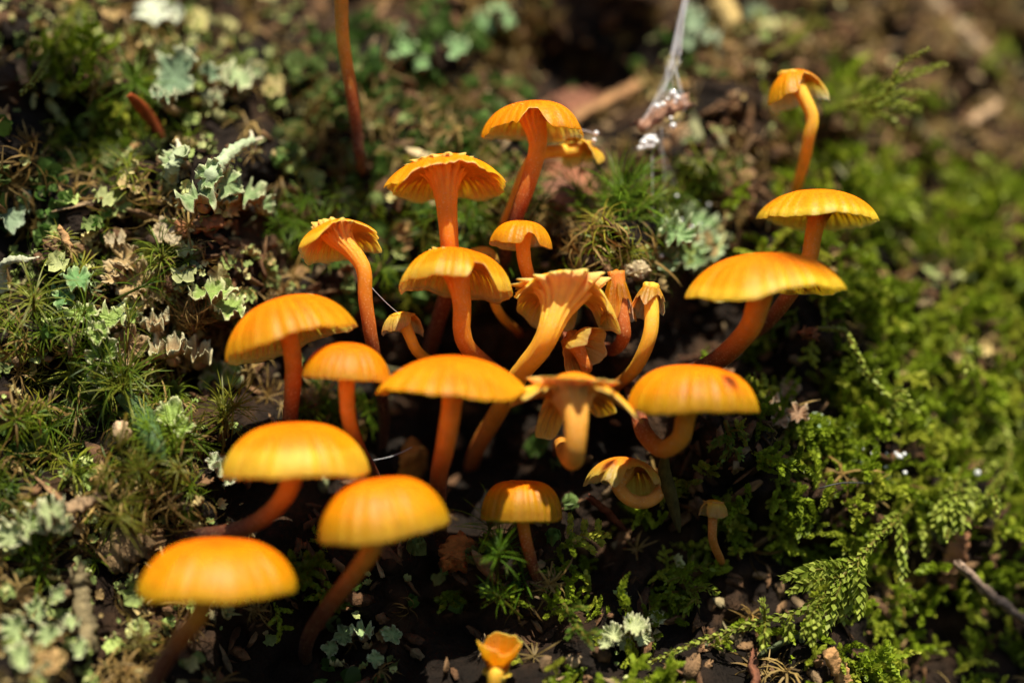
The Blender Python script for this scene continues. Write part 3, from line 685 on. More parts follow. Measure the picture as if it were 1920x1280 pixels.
tuft('arching green moss tuft growing through tan papery flakes', 300, 500, 60, .8, .025, 20, 80, 1.1, GR0, OL1, M_moss, .25, .7, seed=7, spread=.08)
tuft('spiky dark green moss tuft among small pale lichen scales', 75, 1075, 60, .8, .026, 30, 88, .4, GR0, GR1, M_moss, .2, 1.0, seed=8, spread=.25)
tuft('tangled olive moss tuft above the dark wood ledge', 250, 880, 120, .7, .02, -20, 60, 1.2, OL0, OL1, M_moss, .3, -.1, seed=9, spread=.35)
tuft('loose green moss tuft at foot of pale coiled lichen horn', 150, 600, 90, .8, .022, 15, 85, .8, GR0, OL1, M_moss, .2, .8, seed=10, spread=.3)
tuft('broad green moss tuft behind the flat spreading mushroom stem', 900, 430, 160, .8, .022, 20, 85, .5, GR0, GR1, M_moss, .25, .8, seed=11, spread=.4)
tuft('bright blurred green moss tuft in front of a red strip of dead leaf', 205, 215, 140, .85, .022, 10, 85, .8, GR0, GR1, M_moss, .3, .8, seed=12, spread=.4)
tuft('shaded green moss tuft under the small dome-capped mushroom', 945, 1040, 96, .7, .03, 0, 80, .4, GR0, GR1, M_moss, .2, .3, seed=13, spread=.25)
tuft('small green moss tuft between stems under the smooth convex mushroom', 620, 780, 60, .55, .024, 10, 80, .4, GR0, GR1, M_moss, .2, .5, seed=14, spread=.15)
WG = 'withered brown moss tufts'
tuft('drooping withered brown moss tuft above curled pale-rimmed lichen', 365, 585, 96, .75, .02, -35, 50, 1.6, BR0, BR1, M_dead, .45, -.2, seed=21, spread=.1, name='withered_moss_tuft')
tuft('matted coil of dry brown moss behind the tilted wide mushroom cap', 515, 560, 80, .6, .016, -10, 60, 2.6, BR0, BR1, M_dead, .3, .3, seed=22, spread=.12, name='withered_moss_tuft')
tuft('golden brown moss strands hanging over the dark hollow ledge', 285, 910, 96, .7, .018, -60, 30, 1.4, BR0, (.30, .24, .07), M_dead, .35, -.6, seed=23, spread=.35, name='withered_moss_tuft')
tuft('dry brown moss tuft hanging from underside of the mossy mound', 1150, 515, 72, .65, .018, -50, 50, 1.5, BR0, BR1, M_dead, .1, -.5, seed=24, spread=.12, name='withered_moss_tuft')
tuft('brown frizzy moss tuft around the pale crumb on the mound', 1228, 500, 72, .55, .016, -20, 60, 2.0, BR0, BR1, M_dead, .12, .2, seed=25, spread=.12, name='withered_moss_tuft')
tuft('small dry olive-brown moss star by the slanting mushroom stem', 262, 1205, 48, .5, .02, -20, 60, .9, BR0, OL1, M_dead, .2, -.1, seed=26, spread=.05, name='withered_moss_tuft')
tuft('shaggy yellow-brown moss tuft near the long dark mushroom stem', 575, 265, 120, .8, .02, -20, 70, 1.3, BR0, (.28, .24, .06), M_dead, .3, .2, seed=27, spread=.3, name='withered_moss_tuft')

# ---- leafy lichens: thing > lobes
def lobe_mesh(mb, c, g, spin, R, nl, curl, ruffle, inner, rim, under, rg, thick=0.03, elong=1.0):
    V, Q, T, C = flake(rg, 1.0, nl, 72, 9, curl, ruffle, inner, rim)
    n = len(V); rr = np.hypot(V[:, 0], V[:, 1])
    edge = np.zeros(n); edge[-72:] = 1; edge[-144:-72] = .4
    V = V + (rg.normal(size=(n, 3)) * 0.035) * edge[:, None]
    V[:, 0] *= elong
    nrmz = np.array([0, 0, -1.0])
    U = V + nrmz * (thick / R); U[-72:] = V[-72:] + nrmz * (0.6 * thick / R)
    Rm = basis(np.asarray(g, float)[None], np.array([spin]))[0]
    jj = np.arange(72); j2 = (jj + 1) % 72; b0 = n - 72
    VV = np.concatenate([V, U]) * R @ Rm.T + c
    QQ = np.concatenate([Q, Q[:, ::-1] + n, np.stack([b0 + jj, n + b0 + jj, n + b0 + j2, b0 + j2], -1)])
    TT = np.concatenate([T, T[:, ::-1] + n])
    CU = np.tile(np.array(under), (n, 1)) * (1 + .1 * rg.normal(size=(n, 1))); CU[-72:] = rim
    mb.add(VV, QQ, TT, np.concatenate([C, CU]))

def lichen(label, lobes, inner, rim, under=(0.30, 0.20, 0.10), seed=0, name='lichen', cat='lichen', group=None, part='lobe', out=0.25, mat=None, thick=0.03):
    """lobes: (px, py, radius px, facing (x, y, z), curl, ruffle, lobing)"""
    rg = np.random.default_rng(seed + 900)
    base, d = place(lobes[0][0], lobes[0][1], 0.0)
    o = thing(name, label, cat, base, group)
    for (px, py, R, face, curl, ruf, nl) in lobes:
        p, dd = place(px, py, out)
        mb = MB()
        lobe_mesh(mb, p, norm(face), rg.uniform(0, TAU), R * K, nl, curl, ruf, inner, rim, under, rg, thick, rg.uniform(.8, 1.25))
        # a holdfast down into the bank keeps it standing
        tube(mb, spline([p + norm(face) * (-0.02), p - norm(face) * 0.12 + np.array([0, .12, 0]), np.array([p[0], p[1] + out + .25, p[2] - .05])], 6), [.07, .06, .06, .06, .07, .09], under, 7)
        obj(part, mb, mat or M_lichen, o)
    return o
F_, U_, L_, R_ = (0, -1, .35), (0, -.5, 1), (-.6, -.8, .5), (.6, -.8, .4)
GG, GRIM = (0.13, 0.20, 0.11), (0.42, 0.45, 0.28)
YG, YRIM = (0.22, 0.31, 0.07), (0.52, 0.54, 0.28)
TAN, TRIM = (0.36, 0.25, 0.11), (0.46, 0.36, 0.20)
PALE, PRIM = (0.36, 0.40, 0.20), (0.52, 0.52, 0.32)
lichen('grey-green lichen with a broad scalloped lobe standing against a dark gap', [(330, 142, 52, (.1, -1, .25), .35, .12, 4), (352, 108, 22, F_, .7, .3, 3), (390, 140, 26, R_, .6, .25, 3), (310, 185, 30, U_, .3, .3, 5)], GG, GRIM, seed=1, out=.7)
lichen('pale crumbly lichen lobes reaching up beside the broad scalloped grey-green one', [(445, 150, 42, (.3, -.6, .8), .3, .25, 5), (475, 135, 24, R_, .5, .3, 4), (400, 190, 28, U_, .4, .3, 5)], (0.26, 0.33, 0.16), PRIM, seed=2, out=.5)
lichen('ruffled green lichen lobes spread round the foot of the granular horn', [(455, 370, 50, (.3, -.5, 1), .25, .3, 5), (370, 375, 42, (-.2, -.6, 1), .25, .3, 4), (335, 300, 34, L_, .5, .25, 3), (490, 385, 26, R_, .6, .3, 4), (395, 330, 30, F_, .4, .25, 4), (425, 345, 36, (.4, -.9, .2), .2, .2, 4)], (0.19, 0.27, 0.11), (0.46, 0.50, 0.28), seed=3, out=.5)
lichen('yellow-green lichen patch lying flat near the matted brown moss coil', [(395, 550, 44, U_, .2, .2, 5), (430, 578, 38, (0, -.7, .8), .25, .2, 5), (375, 570, 26, F_, .3, .2, 4)], YG, YRIM, seed=4, out=.3)
lichen('curled lichen with thick cream crumbly rim over a dark hole', [(318, 665, 40, (-.1, -.4, 1), .6, .3, 4), (368, 672, 34, (.2, -.5, .9), .7, .35, 4), (290, 612, 30, U_, .5, .3, 4)], (0.34, 0.24, 0.12), (0.52, 0.50, 0.30), seed=5, out=.45)
lichen('small green cupped lichen with frilled pale rim beside tilted wide mushroom', [(402, 702, 34, F_, .7, .3, 4), (430, 715, 26, (.3, -.8, .4), .8, .3, 3), (395, 720, 24, F_, .6, .3, 3), (440, 690, 20, F_, .6, .3, 3)], YG, PRIM, seed=6, out=.4)
lichen('bright green lichen lobes below tan papery flakes', [(155, 590, 38, (-.2, -.8, .6), .2, .2, 4), (200, 603, 44, (.1, -.7, .8), .25, .2, 5), (240, 588, 30, R_, .5, .3, 4), (185, 625, 28, F_, .3, .2, 4), (250, 598, 20, F_, .8, .3, 3)], YG, YRIM, seed=7, out=.4)
lichen('upright green lichen lobes leaning on a brown flake', [(195, 660, 34, F_, .4, .25, 4), (190, 695, 34, (-.3, -.9, .4), .5, .3, 4), (213, 690, 28, R_, .6, .3, 3), (190, 715, 24, F_, .5, .3, 4)], YG, PRIM, seed=8, out=.45)
lichen('lone rounded green lichen lobe between short spiky moss and dark hole', [(322, 778, 36, (0, -.9, .4), .3, .2, 3), (345, 800, 22, F_, .4, .3, 4)], YG, (0.50, 0.54, 0.28), seed=9, out=.4)
lichen('green lichen lobes on soil with ragged edges, beside the dark shadow gap', [(145, 525, 34, (.2, -.7, .8), .15, .2, 5), (120, 560, 26, F_, .2, .3, 4), (110, 545, 20, U_, .3, .3, 4)], (0.11, 0.22, 0.07), (0.30, 0.40, 0.18), seed=10, out=.35)
lichen('pale crusted lichen ledge on brown wood beneath golden hanging moss', [(95, 965, 36, (.1, -.6, .9), .3, .35, 5), (55, 985, 38, (-.2, -.8, .6), .3, .35, 5), (20, 1005, 34, F_, .4, .3, 4), (120, 985, 22, F_, .4, .4, 5)], (0.28, 0.33, 0.15), PRIM, seed=11, out=.4)
lichen('narrow white-tipped lichen finger by the rim of the big smooth mushroom', [(415, 880, 22, (.4, -.8, .3), .7, .35, 4), (428, 897, 16, (.4, -.8, .2), .6, .35, 3), (402, 865, 18, F_, .5, .3, 4)], (0.36, 0.42, 0.24), (0.62, 0.62, 0.46), seed=12, out=.5)
lichen('cream-green frilly lichen low down beside feathery moss shoots', [(1150, 1190, 26, (-.2, -.8, .5), .5, .22, 8), (1190, 1175, 28, (.1, -.7, .7), .4, .22, 9), (1225, 1160, 20, R_, .5, .25, 7), (1170, 1205, 18, F_, .5, .25, 8), (1205, 1195, 18, F_, .4, .25, 7), (1135, 1205, 14, F_, .5, .25, 6)], PALE, PRIM, seed=13, out=.4)
lichen('glistening pale green lichen crust on top of the mossy mound', [(1270, 440, 44, (.1, -.9, .5), .3, .35, 6), (1310, 420, 38, (.3, -.8, .6), .3, .35, 5), (1295, 480, 38, (.3, -.9, .2), .3, .35, 6), (1250, 490, 34, F_, .3, .35, 5), (1330, 460, 34, R_, .3, .3, 5), (1245, 420, 28, F_, .3, .35, 5), (1275, 395, 26, U_, .4, .3, 5)], (0.22, 0.34, 0.14), (0.46, 0.54, 0.32), seed=14, out=.2)
lichen('small blue-green lichen star on the dark soil beside the spotted mushroom', [(1532, 796, 28, F_, .3, .25, 5)], (0.20, 0.30, 0.17), (0.38, 0.46, 0.30), seed=15, out=.3)
lichen('white out-of-focus lichen lobe above the scalloped grey-green one', [(288, 25, 46, (.1, -.8, .6), .2, .15, 3), (330, 28, 24, F_, .4, .2, 4)], (0.50, 0.54, 0.40), (0.56, 0.58, 0.46), seed=16, out=.4)
lichen('large pale mint lichen lobe behind the coiled horn', [(18, 395, 50, (.3, -.8, .5), .25, .15, 3)], (0.22, 0.30, 0.18), (0.30, 0.36, 0.24), seed=17, out=.05)
lichen('round mint-green lichen lobes below the tall dark stem', [(762, 90, 30, F_, .3, .2, 4), (745, 110, 24, U_, .3, .2, 4), (790, 120, 20, F_, .3, .2, 4)], (0.18, 0.32, 0.12), (0.32, 0.44, 0.22), seed=18, out=.4)
lichen('mint-green lichen cluster before the black gap above the domed mushroom', [(905, 45, 34, F_, .3, .2, 4), (935, 20, 28, U_, .3, .2, 4), (858, 90, 30, F_, .3, .2, 4), (950, 40, 22, R_, .3, .2, 4)], (0.18, 0.31, 0.13), (0.34, 0.44, 0.24), seed=19, out=.4)
lichen('grey-green lichen heap above the small glossy mushroom', [(1300, 40, 40, F_, .3, .25, 5), (1330, 75, 34, U_, .3, .3, 5), (1420, 30, 34, F_, .3, .3, 5), (1290, 80, 26, F_, .3, .3, 5)], (0.24, 0.33, 0.20), (0.38, 0.44, 0.30), seed=20, out=.35)
lichen('pale scaly lichen patch beneath the slanting stem of the dimple-topped mushroom', [(70, 1145, 26, F_, .3, .3, 5), (30, 1180, 30, F_, .3, .3, 5), (135, 1170, 22, U_, .4, .3, 5), (90, 1190, 24, F_, .3, .3, 4), (40, 1230, 26, F_, .3, .3, 5), (110, 1115, 20, F_, .4, .3, 4), (150, 1215, 18, F_, .4, .3, 4)], (0.30, 0.38, 0.16), PRIM, seed=21, out=.35)
lichen('faint green lichen on damp wood under the flat mushroom cluster', [(645, 1190, 26, F_, .3, .3, 5), (680, 1185, 24, U_, .3, .3, 4), (735, 1190, 24, F_, .3, .3, 5), (620, 1215, 20, F_, .3, .3, 4), (705, 1235, 18, F_, .3, .3, 4)], (0.25, 0.35, 0.15), (0.45, 0.52, 0.30), seed=22, out=.4)
TANL = dict(name='dry_flake', cat='flake', part='blade', under=(0.24, 0.15, 0.07), group='tan papery flakes')
lichen('crumpled tan papery flake standing over green lichen lobes', [(235, 490, 40, (-.2, -.9, .4), .3, .35, 5), (255, 530, 44, F_, .2, .35, 5), (215, 515, 28, L_, .4, .3, 4)], TAN, TRIM, seed=31, out=.4, **TANL)
lichen('folded tan papery flake with veined fan shape beside arching moss', [(288, 545, 36, (.3, -.8, .5), .5, .3, 4), (270, 565, 30, F_, .3, .35, 4)], (0.40, 0.30, 0.12), TRIM, seed=32, out=.5, **TANL)
lichen('brown leathery flake below the frilled dark hole', [(240, 650, 46, (.2, -.9, .3), .2, .2, 4), (220, 690, 36, F_, .3, .3, 4)], (0.26, 0.16, 0.07), (0.40, 0.30, 0.16), seed=33, out=.3, **TANL)
lichen('greyish tan flake at top of the tan papery heap', [(318, 440, 36, (.2, -.8, .6), .3, .2, 3), (215, 455, 28, U_, .3, .3, 4)], (0.34, 0.28, 0.18), TRIM, seed=34, out=.3, **TANL)
lichen('peach-coloured flake bits on soil beyond the spotted mushroom', [(1480, 730, 26, F_, .3, .3, 4), (1440, 750, 22, U_, .3, .3, 4), (1495, 775, 24, F_, .3, .3, 5), (1462, 790, 20, F_, .3, .3, 4)], (0.42, 0.26, 0.15), (0.5, 0.4, 0.26), seed=35, out=.3, **TANL)
lichen('reddish brown leaf scrap behind the domed notched mushroom', [(1075, 335, 42, (.2, -.8, .5), .2, .2, 3), (1040, 320, 32, F_, .3, .2, 3), (1095, 370, 34, (0, -.8, .5), .2, .2, 3)], (0.30, 0.12, 0.06), (0.40, 0.2, 0.11), seed=36, out=.35, **TANL)
# a curled green leaf with ribs, lying among the moss
rgl = np.random.default_rng(77)
def ribbed_leaf(label, pts, hw, c0, c1, name='curled_leaf', nseg=26, cupd=.5, out=.35, rib=.02):
    P = spline([place(q[0], q[1], out if len(q) < 3 else q[2])[0] for q in pts], nseg); T, N, B = frames(P); mb = MB(); ns = 9
    u = np.linspace(0, 1, nseg); w = hw * K * np.sin(np.pi * np.clip(u * .92 + .06, 0, 1)) ** .6
    v = np.linspace(-1, 1, ns)
    top = P[:, None] + B[:, None] * (w[:, None] * v[None])[..., None] + N[:, None] * ((1 - v[None] ** 2) * w[:, None] * cupd + rib * np.sin(u * 60)[:, None] * (1 - np.abs(v))[None])[..., None]
    bot = top - N[:, None] * 0.025
    C = lerp_cols(np.repeat(u, ns), [(0, c0), (1, c1)]) * (1 + .12 * rgl.normal(size=(nseg * ns, 1)))
    n = nseg * ns; i_ = np.arange(nseg - 1)[:, None] * ns; j_ = np.arange(ns - 1)[None]
    Qt = np.stack([i_ + j_, i_ + j_ + 1, i_ + ns + j_ + 1, i_ + ns + j_], -1).reshape(-1, 4)
    rimi = np.concatenate([np.arange(ns), np.arange(1, nseg) * ns + ns - 1, (nseg - 1) * ns + np.arange(ns - 2, -1, -1), np.arange(nseg - 2, 0, -1) * ns])
    r2 = np.roll(rimi, -1)
    mb.add(np.concatenate([top.reshape(-1, 3), bot.reshape(-1, 3)]), np.concatenate([Qt, Qt[:, ::-1] + n, np.stack([rimi, n + rimi, n + r2, r2], -1)]), None, np.concatenate([C, C * .9]))
    return tag(obj(name, mb, M_dead, None, P[0]), label, 'leaf')
ribbed_leaf('curled dark green ribbed leaf lying among moss above a tan crumb', [(222, 738), (255, 765), (280, 815), (310, 870)], 26, (0.10, 0.17, 0.06), (0.06, 0.13, 0.03))
ribbed_leaf('narrow olive dead leaf hanging beside the hooked curled mushroom', [(1248, 852, 1.1), (1246, 885, 1.0), (1262, 945, .9), (1274, 998, .8)], 13, (0.14, 0.11, 0.03), (0.07, 0.06, 0.015), rib=.0)
ribbed_leaf('rust red strip of dead leaf behind blurred green moss', [(242, 178, .9), (268, 205, .7), (290, 235, .6), (310, 265, .3)], 13, (0.42, 0.09, 0.02), (0.22, 0.05, 0.015), rib=.0)

# ---- granular lichen horns
def horn(label, pts, r0, r1, col, seed, fingers=3, out=.5):
    rg = np.random.default_rng(seed)
    P = spline([place(q[0], q[1], q[2] if len(q) > 2 else out)[0] for q in pts], 40)
    o = thing('lichen_horn', label, 'lichen', P[0]); mb = MB()
    rad = np.linspace(r0, r1, 40) * K
    tube(mb, P, rad * (1 + .12 * rg.normal(size=40)), np.array(col) * (1 + .12 * rg.normal(size=(40, 1))), 18, jit=.14)
    obj('stalk', mb, M_lichen, o)
    e_ = P[-1]; dr = norm(P[-1] - P[-4])
    for k in range(fingers):
        mb = MB(); q = norm(dr + rg.normal(size=3) * .55) * rg.uniform(.12, .22)
        tube(mb, spline([e_ - dr * .05, e_ + q * .5, e_ + q], 8), np.linspace(r1 * .7, r1 * .25, 8) * K, (0.58, 0.52, 0.36), 8, jit=.12)
        obj('fingertip', mb, M_lichen, o)
horn('pale granular lichen horn with a frayed tip rising from ruffled green lobes', [(385, 365, .2), (398, 330, .5), (420, 300, .7), (450, 275, .8), (475, 265, .8)], 16, 9, (0.36, 0.44, 0.26), 5, 5)
horn('short ribbed pale lichen horn next to the frayed one', [(322, 335, .3), (325, 310, .6), (340, 285, .7)], 11, 12, (0.36, 0.42, 0.24), 6, 2)
horn('coiled pale lichen horn arching over moss by the mint lobe', [(5, 545, .3), (3, 505, .6), (20, 488, .8), (50, 488, .8)], 10, 7, (0.42, 0.44, 0.30), 7, 1)

# ---- feathery moss fronds: thing > stem, branches
def frond(label, axis, branches, rad=9, c0=(0.09, 0.16, 0.012), c1=(0.34, 0.42, 0.08), seed=0, out=.35, ll=.13, lw=.042, absd=False, group=None):
    """axis: photo points (px, py[, height over bank]); branches: (share along axis, end px, end py, radius)"""
    rg = np.random.default_rng(seed + 1500)
    A = spline([W(*q) if absd else place(q[0], q[1], q[2] if len(q) > 2 else out)[0] for q in axis], 30)
    o = thing('feathery_moss_frond', label, 'moss', A[0], group)
    mb = MB(); tube(mb, A, np.linspace(.035, .015, 30), (0.20, 0.17, 0.03), 7)
    Ln = np.linalg.norm(np.diff(A, axis=0), axis=1).sum()
    scale_leaves(mb, A, rad * K * .55, int(Ln * 44), ll * .9, lw * .85, rg, c0, c1, .55)
    obj('stem', mb, M_moss, o)
    for (f, ex, ey, r) in branches:
        b = A[int(f * 29)]; d_ = b[1] - 0.08 + .35 * rg.uniform(-1, .6); e2 = W(ex, ey, d_)
        mid = (b + e2) / 2 + np.array([0, -.08, .06])
        Bp = spline([b, mid, e2], 14); L2 = np.linalg.norm(e2 - b)
        m2 = MB(); tube(m2, Bp, np.linspace(.022, .01, 14), (0.22, 0.2, 0.03), 6)
        scale_leaves(m2, Bp, r * K * .5, max(14, int(L2 * 58)), ll * r / 11, lw * .72 * r / 9, rg, c0, c1, .75)
        obj('branch', m2, M_moss, o)
    return o
YG0, YG1 = (0.18, 0.27, 0.014), (0.50, 0.56, 0.11)
frond('long feathery moss frond trailing low over dark soil with bushy side branches', [(1720, 930, 1.6), (1690, 965, .9), (1650, 1005, .5), (1600, 1055, .2), (1555, 1105, 0), (1500, 1145, -.1), (1430, 1165, -.15), (1330, 1195, -.3), (1220, 1240, -.35)],
      [(.42, 1470, 1085, 14), (.42, 1490, 1075, 13), (.45, 1480, 1110, 12), (.40, 1510, 1090, 13), (.38, 1612, 1150, 14), (.36, 1600, 1125, 13), (.40, 1580, 1165, 14), (.44, 1555, 1165, 13), (.46, 1545, 1190, 13), (.52, 1520, 1205, 12), (.54, 1505, 1190, 11), (.64, 1475, 1200, 10), (.70, 1428, 1125, 10), (.71, 1430, 1215, 11), (.06, 1735, 1040, 10), (.18, 1690, 1095, 12), (.14, 1640, 1000, 11)], rad=12, c0=YG0, c1=YG1, seed=1, absd=True)
frond('upright curling moss frond beside the small glossy mushroom', [(1545, 215, 3.4), (1570, 200, 2.4), (1610, 195, 1.7), (1650, 185, 1.4), (1672, 160, 1.2), (1690, 120, 1.1), (1740, 92, 1.0)],
      [(.35, 1640, 145, 9), (.45, 1735, 175, 10), (.5, 1770, 120, 10), (.4, 1700, 215, 10), (.3, 1640, 220, 9), (.2, 1600, 165, 9), (.5, 1725, 205, 10), (.45, 1690, 240, 10), (.1, 1545, 205, 10)], rad=10, c0=YG0, c1=YG1, seed=2, absd=True)
frond('hanging moss frond with curved end below glittering drops', [(1835, 780, .6), (1880, 800, .8), (1895, 850, .8), (1880, 890, .8), (1850, 930, .7)],
      [(.3, 1850, 840, 10), (.5, 1850, 880, 11), (.6, 1905, 900, 10), (.8, 1835, 955, 11), (.9, 1870, 960, 10)], rad=12, c0=YG0, c1=YG1, seed=3)
frond('broad wedge-shaped moss frond hanging above a brown bark chip', [(1800, 880, .5), (1790, 930, .7), (1780, 980, .7), (1775, 1010, .6)],
      [(.1, 1745, 935, 12), (.2, 1745, 965, 13), (.3, 1752, 990, 13), (.2, 1825, 930, 12), (.3, 1820, 965, 13), (.5, 1805, 990, 13), (.5, 1765, 1010, 12), (.4, 1790, 1000, 12)], rad=13, c0=YG0, c1=YG1, seed=4)
frond('pale drooping blurred moss frond over a dark gap', [(150, -10, .6), (125, 50, .8), (95, 105, .8), (65, 150, .7), (40, 175, .5)], [(.15, 170, 30, 11), (.35, 105, 45, 9), (.3, 150, 70, 9)], rad=15, c0=(.2, .26, .03), c1=(.44, .5, .12), seed=5)
frond('olive moss frond drooping above the small glossy mushroom', [(1540, -5, .5), (1520, 45, .6), (1480, 80, .7), (1440, 105, .6)], [(.3, 1555, 50, 9), (.5, 1495, 100, 9), (.6, 1470, 65, 9)], rad=13, c0=(.16, .2, .02), c1=(.36, .38, .07), seed=6)
frond('bright moss frond standing in shaded green moss beyond the flat-topped mushroom', [(1785, 615, .5), (1800, 650, .8), (1825, 690, .8)], [(.3, 1780, 650, 11), (.5, 1835, 660, 11), (.8, 1810, 700, 11)], rad=15, c0=YG0, c1=YG1, seed=7)
frond('slender arched moss frond crossing dark shade to bright moss', [(1530, 615, .5), (1580, 620, .7), (1605, 660, .8), (1625, 700, .8), (1660, 740, .7), (1690, 765, .6)], [(.6, 1650, 700, 8), (.8, 1700, 735, 10), (.9, 1665, 790, 10), (.85, 1720, 770, 10)], rad=9, c0=YG0, c1=YG1, seed=8)
frond('thick blurred bright green frond clump beyond the ribbed mushroom', [(1640, 290, .5), (1650, 340, .7), (1680, 380, .7)], [(.2, 1610, 330, 14), (.5, 1625, 370, 14), (.6, 1700, 340, 14), (.8, 1660, 420, 14), (.8, 1720, 410, 14)], rad=16, c0=YG0, c1=YG1, seed=9)
frond('leafy green moss frond in front of a blurred tan stick', [(1900, 300, .4), (1860, 330, .6), (1800, 350, .6)], [(.3, 1880, 380, 14), (.5, 1840, 300, 14), (.7, 1820, 390, 14), (.9, 1770, 330, 12)], rad=15, c0=YG0, c1=YG1, seed=10)
frond('upright moss frond near the corner above a brown branch', [(1890, 60, .4), (1870, 110, .6), (1880, 150, .6)], [(.4, 1900, 110, 12), (.6, 1845, 130, 12)], rad=12, c0=YG0, c1=YG1, seed=11)
frond('dense green moss frond hanging just below the hook-stemmed spotted mushroom', [(1360, 790, .4), (1370, 830, .6), (1350, 870, .6)], [(.3, 1400, 820, 9), (.5, 1330, 840, 9), (.7, 1390, 860, 9)], rad=9, c0=GR0, c1=(.2, .3, .04), seed=12)
frond('shaded moss frond below the very small dull mushroom', [(1300, 1040, .4), (1290, 1085, .6), (1310, 1130, .6)], [(.3, 1340, 1070, 10), (.5, 1250, 1090, 10), (.7, 1345, 1110, 10), (.9, 1280, 1150, 10)], rad=11, c0=YG0, c1=(.26, .32, .04), seed=13)
frond('moss frond with beaded leaves by the foot of the dome-capped mushroom', [(1050, 1120, .4), (1080, 1170, .6), (1110, 1210, .7)], [(.3, 1100, 1140, 9), (.6, 1065, 1195, 9), (.8, 1130, 1190, 9)], rad=10, c0=GR0, c1=(.2, .3, .04), seed=14)

# ---- bark chips, twigs, crumbs
def slab(label, A, B, hw, ht, col, name='wood_chip', cat='wood chip', seed=0, wob=.16, group=None, tw=0.3, n=16, ns=14, face=(0, -1, .4)):
    rg = np.random.default_rng(seed + 2000); A, B = np.asarray(A), np.asarray(B)
    u = np.linspace(0, 1, n); P = A + (B - A) * u[:, None] + np.cumsum(rg.normal(size=(n, 3)) * .012, 0)
    t = norm(B - A); nn = norm(np.asarray(face, float) - t * np.dot(face, t)); bb = np.cross(t, nn)
    th = np.linspace(0, TAU, ns, endpoint=False)
    wr = hw * K * (.75 + .25 * np.sin(np.pi * u)) * (1 + wob * rg.normal(size=n)); hr = ht * K * (1 + wob * rg.normal(size=n))
    ce, se = np.sign(np.cos(th)) * np.abs(np.cos(th)) ** .55, np.sign(np.sin(th)) * np.abs(np.sin(th)) ** .55
    ridg = 1 + wob * .5 * rg.normal(size=ns)[None] + .05 * rg.normal(size=(n, ns))
    V = P[:, None] + (wr[:, None] * ce[None] * ridg)[..., None] * bb + (hr[:, None] * se[None] * ridg)[..., None] * nn
    V = V + t * (rg.normal(size=(1, ns, 1)) * .05 * (np.abs(u - .5) > .45)[:, None, None])
    i_ = np.arange(n - 1)[:, None] * ns; j_ = np.arange(ns)[None]; j2 = (j_ + 1) % ns
    Q = np.stack([i_ + j_, i_ + j2, i_ + ns + j2, i_ + ns + j_], -1).reshape(-1, 4)
    VV = np.concatenate([V.reshape(-1, 3), P[:1], P[-1:]]); jj = np.arange(ns); k2 = (jj + 1) % ns; a0 = n * ns
    T = np.concatenate([np.stack([np.full(ns, a0), k2, jj], -1), np.stack([np.full(ns, a0 + 1), (n - 1) * ns + jj, (n - 1) * ns + k2], -1)])
    C = np.array(col)[None] * (1 + .25 * rg.normal(size=(1, ns, 1)) + .1 * rg.normal(size=(n, ns, 1))).clip(.4, 1.7)
    mb = MB(); mb.add(VV, Q, T, np.concatenate([C.reshape(-1, 3), np.array([col, col])]))
    return tag(obj(name, mb, M_bark, None, A), label, cat, group)
def PL(px, py, out=.15): return place(px, py, out)[0]
slab('long orange-tan splinter of wood lying behind the domed notched mushroom', PL(1075, 225, .3), PL(1205, 148, .4), 14, 9, (0.36, 0.19, 0.08), seed=1)
slab('red-brown block of rotten wood below the long tan splinter', PL(1045, 205, .1), PL(1130, 185, .2), 34, 18, (0.24, 0.10, 0.055), seed=2)
slab('weathered brown bark wedge beneath the torn yellow mushroom', PL(1020, 350, .1), PL(1110, 400, .2), 30, 14, (0.26, 0.12, 0.07), seed=3)
SILKD = W(1240, 218, 1.5)
slab('pinkish brown bark chip caught in wet spider silk', W(1196, 238, 1.5), W(1290, 196, 1.5), 17, 8, (0.40, 0.22, 0.14), seed=4, wob=.12, face=(0, -1, .2))
slab('orange-brown pointed wood sliver low beneath the long moss frond', PL(1553, 1225, .4), PL(1598, 1290, .4), 16, 5, (0.48, 0.26, 0.10), seed=5)
slab('red-brown grooved bark chip hanging under the wedge-shaped moss frond', PL(1800, 1000, .5), PL(1762, 1105, .5), 22, 9, (0.26, 0.12, 0.055), seed=6)
slab('yellowish bark plate hanging beside the spider silk strand', PL(1345, -20, .5), PL(1372, 52, .5), 26, 9, (0.46, 0.33, 0.12), seed=7)
slab('pale straw sliver poking out above the flat spreading mushroom', PL(765, 285, .4), PL(818, 300, .3), 9, 4, (0.55, 0.44, 0.24), seed=8)
slab('grey-brown grooved wood strip beneath golden hanging moss', PL(125, 955, .3), PL(190, 928, .35), 13, 8, (0.30, 0.20, 0.11), seed=9)
slab('flaky brown-grey bark ridge running down beside pale scaly lichen', PL(145, 1070, .3), PL(172, 1235, .3), 16, 12, (0.20, 0.16, 0.08), seed=10, n=26, wob=.25)
slab('crumbling brown bark lump under the curving stem of the big smooth mushroom', PL(205, 1050, .2), PL(270, 1000, .3), 36, 22, (0.20, 0.13, 0.06), seed=11, wob=.25)
slab('brown grooved wood fragment beside the crumbling bark lump', PL(285, 990, .3), PL(300, 1035, .3), 18, 8, (0.26, 0.15, 0.06), seed=12)
slab('tan wood crumb under the tip of the curled ribbed leaf', PL(222, 800, .6), PL(243, 822, .6), 13, 10, (0.50, 0.34, 0.20), seed=13, name='wood_crumb')
slab('thin tan twig end standing above green lichen lobes', PL(112, 425, .4), PL(128, 470, .5), 6, 5, (0.42, 0.24, 0.10), seed=14, name='twig', cat='twig')
slab('thin grey-brown twig sloping down beside the red-brown bark chip', PL(1800, 1060, .3), PL(1925, 1155, .3), 9, 8, (0.30, 0.21, 0.15), seed=15, name='twig', cat='twig', n=24)
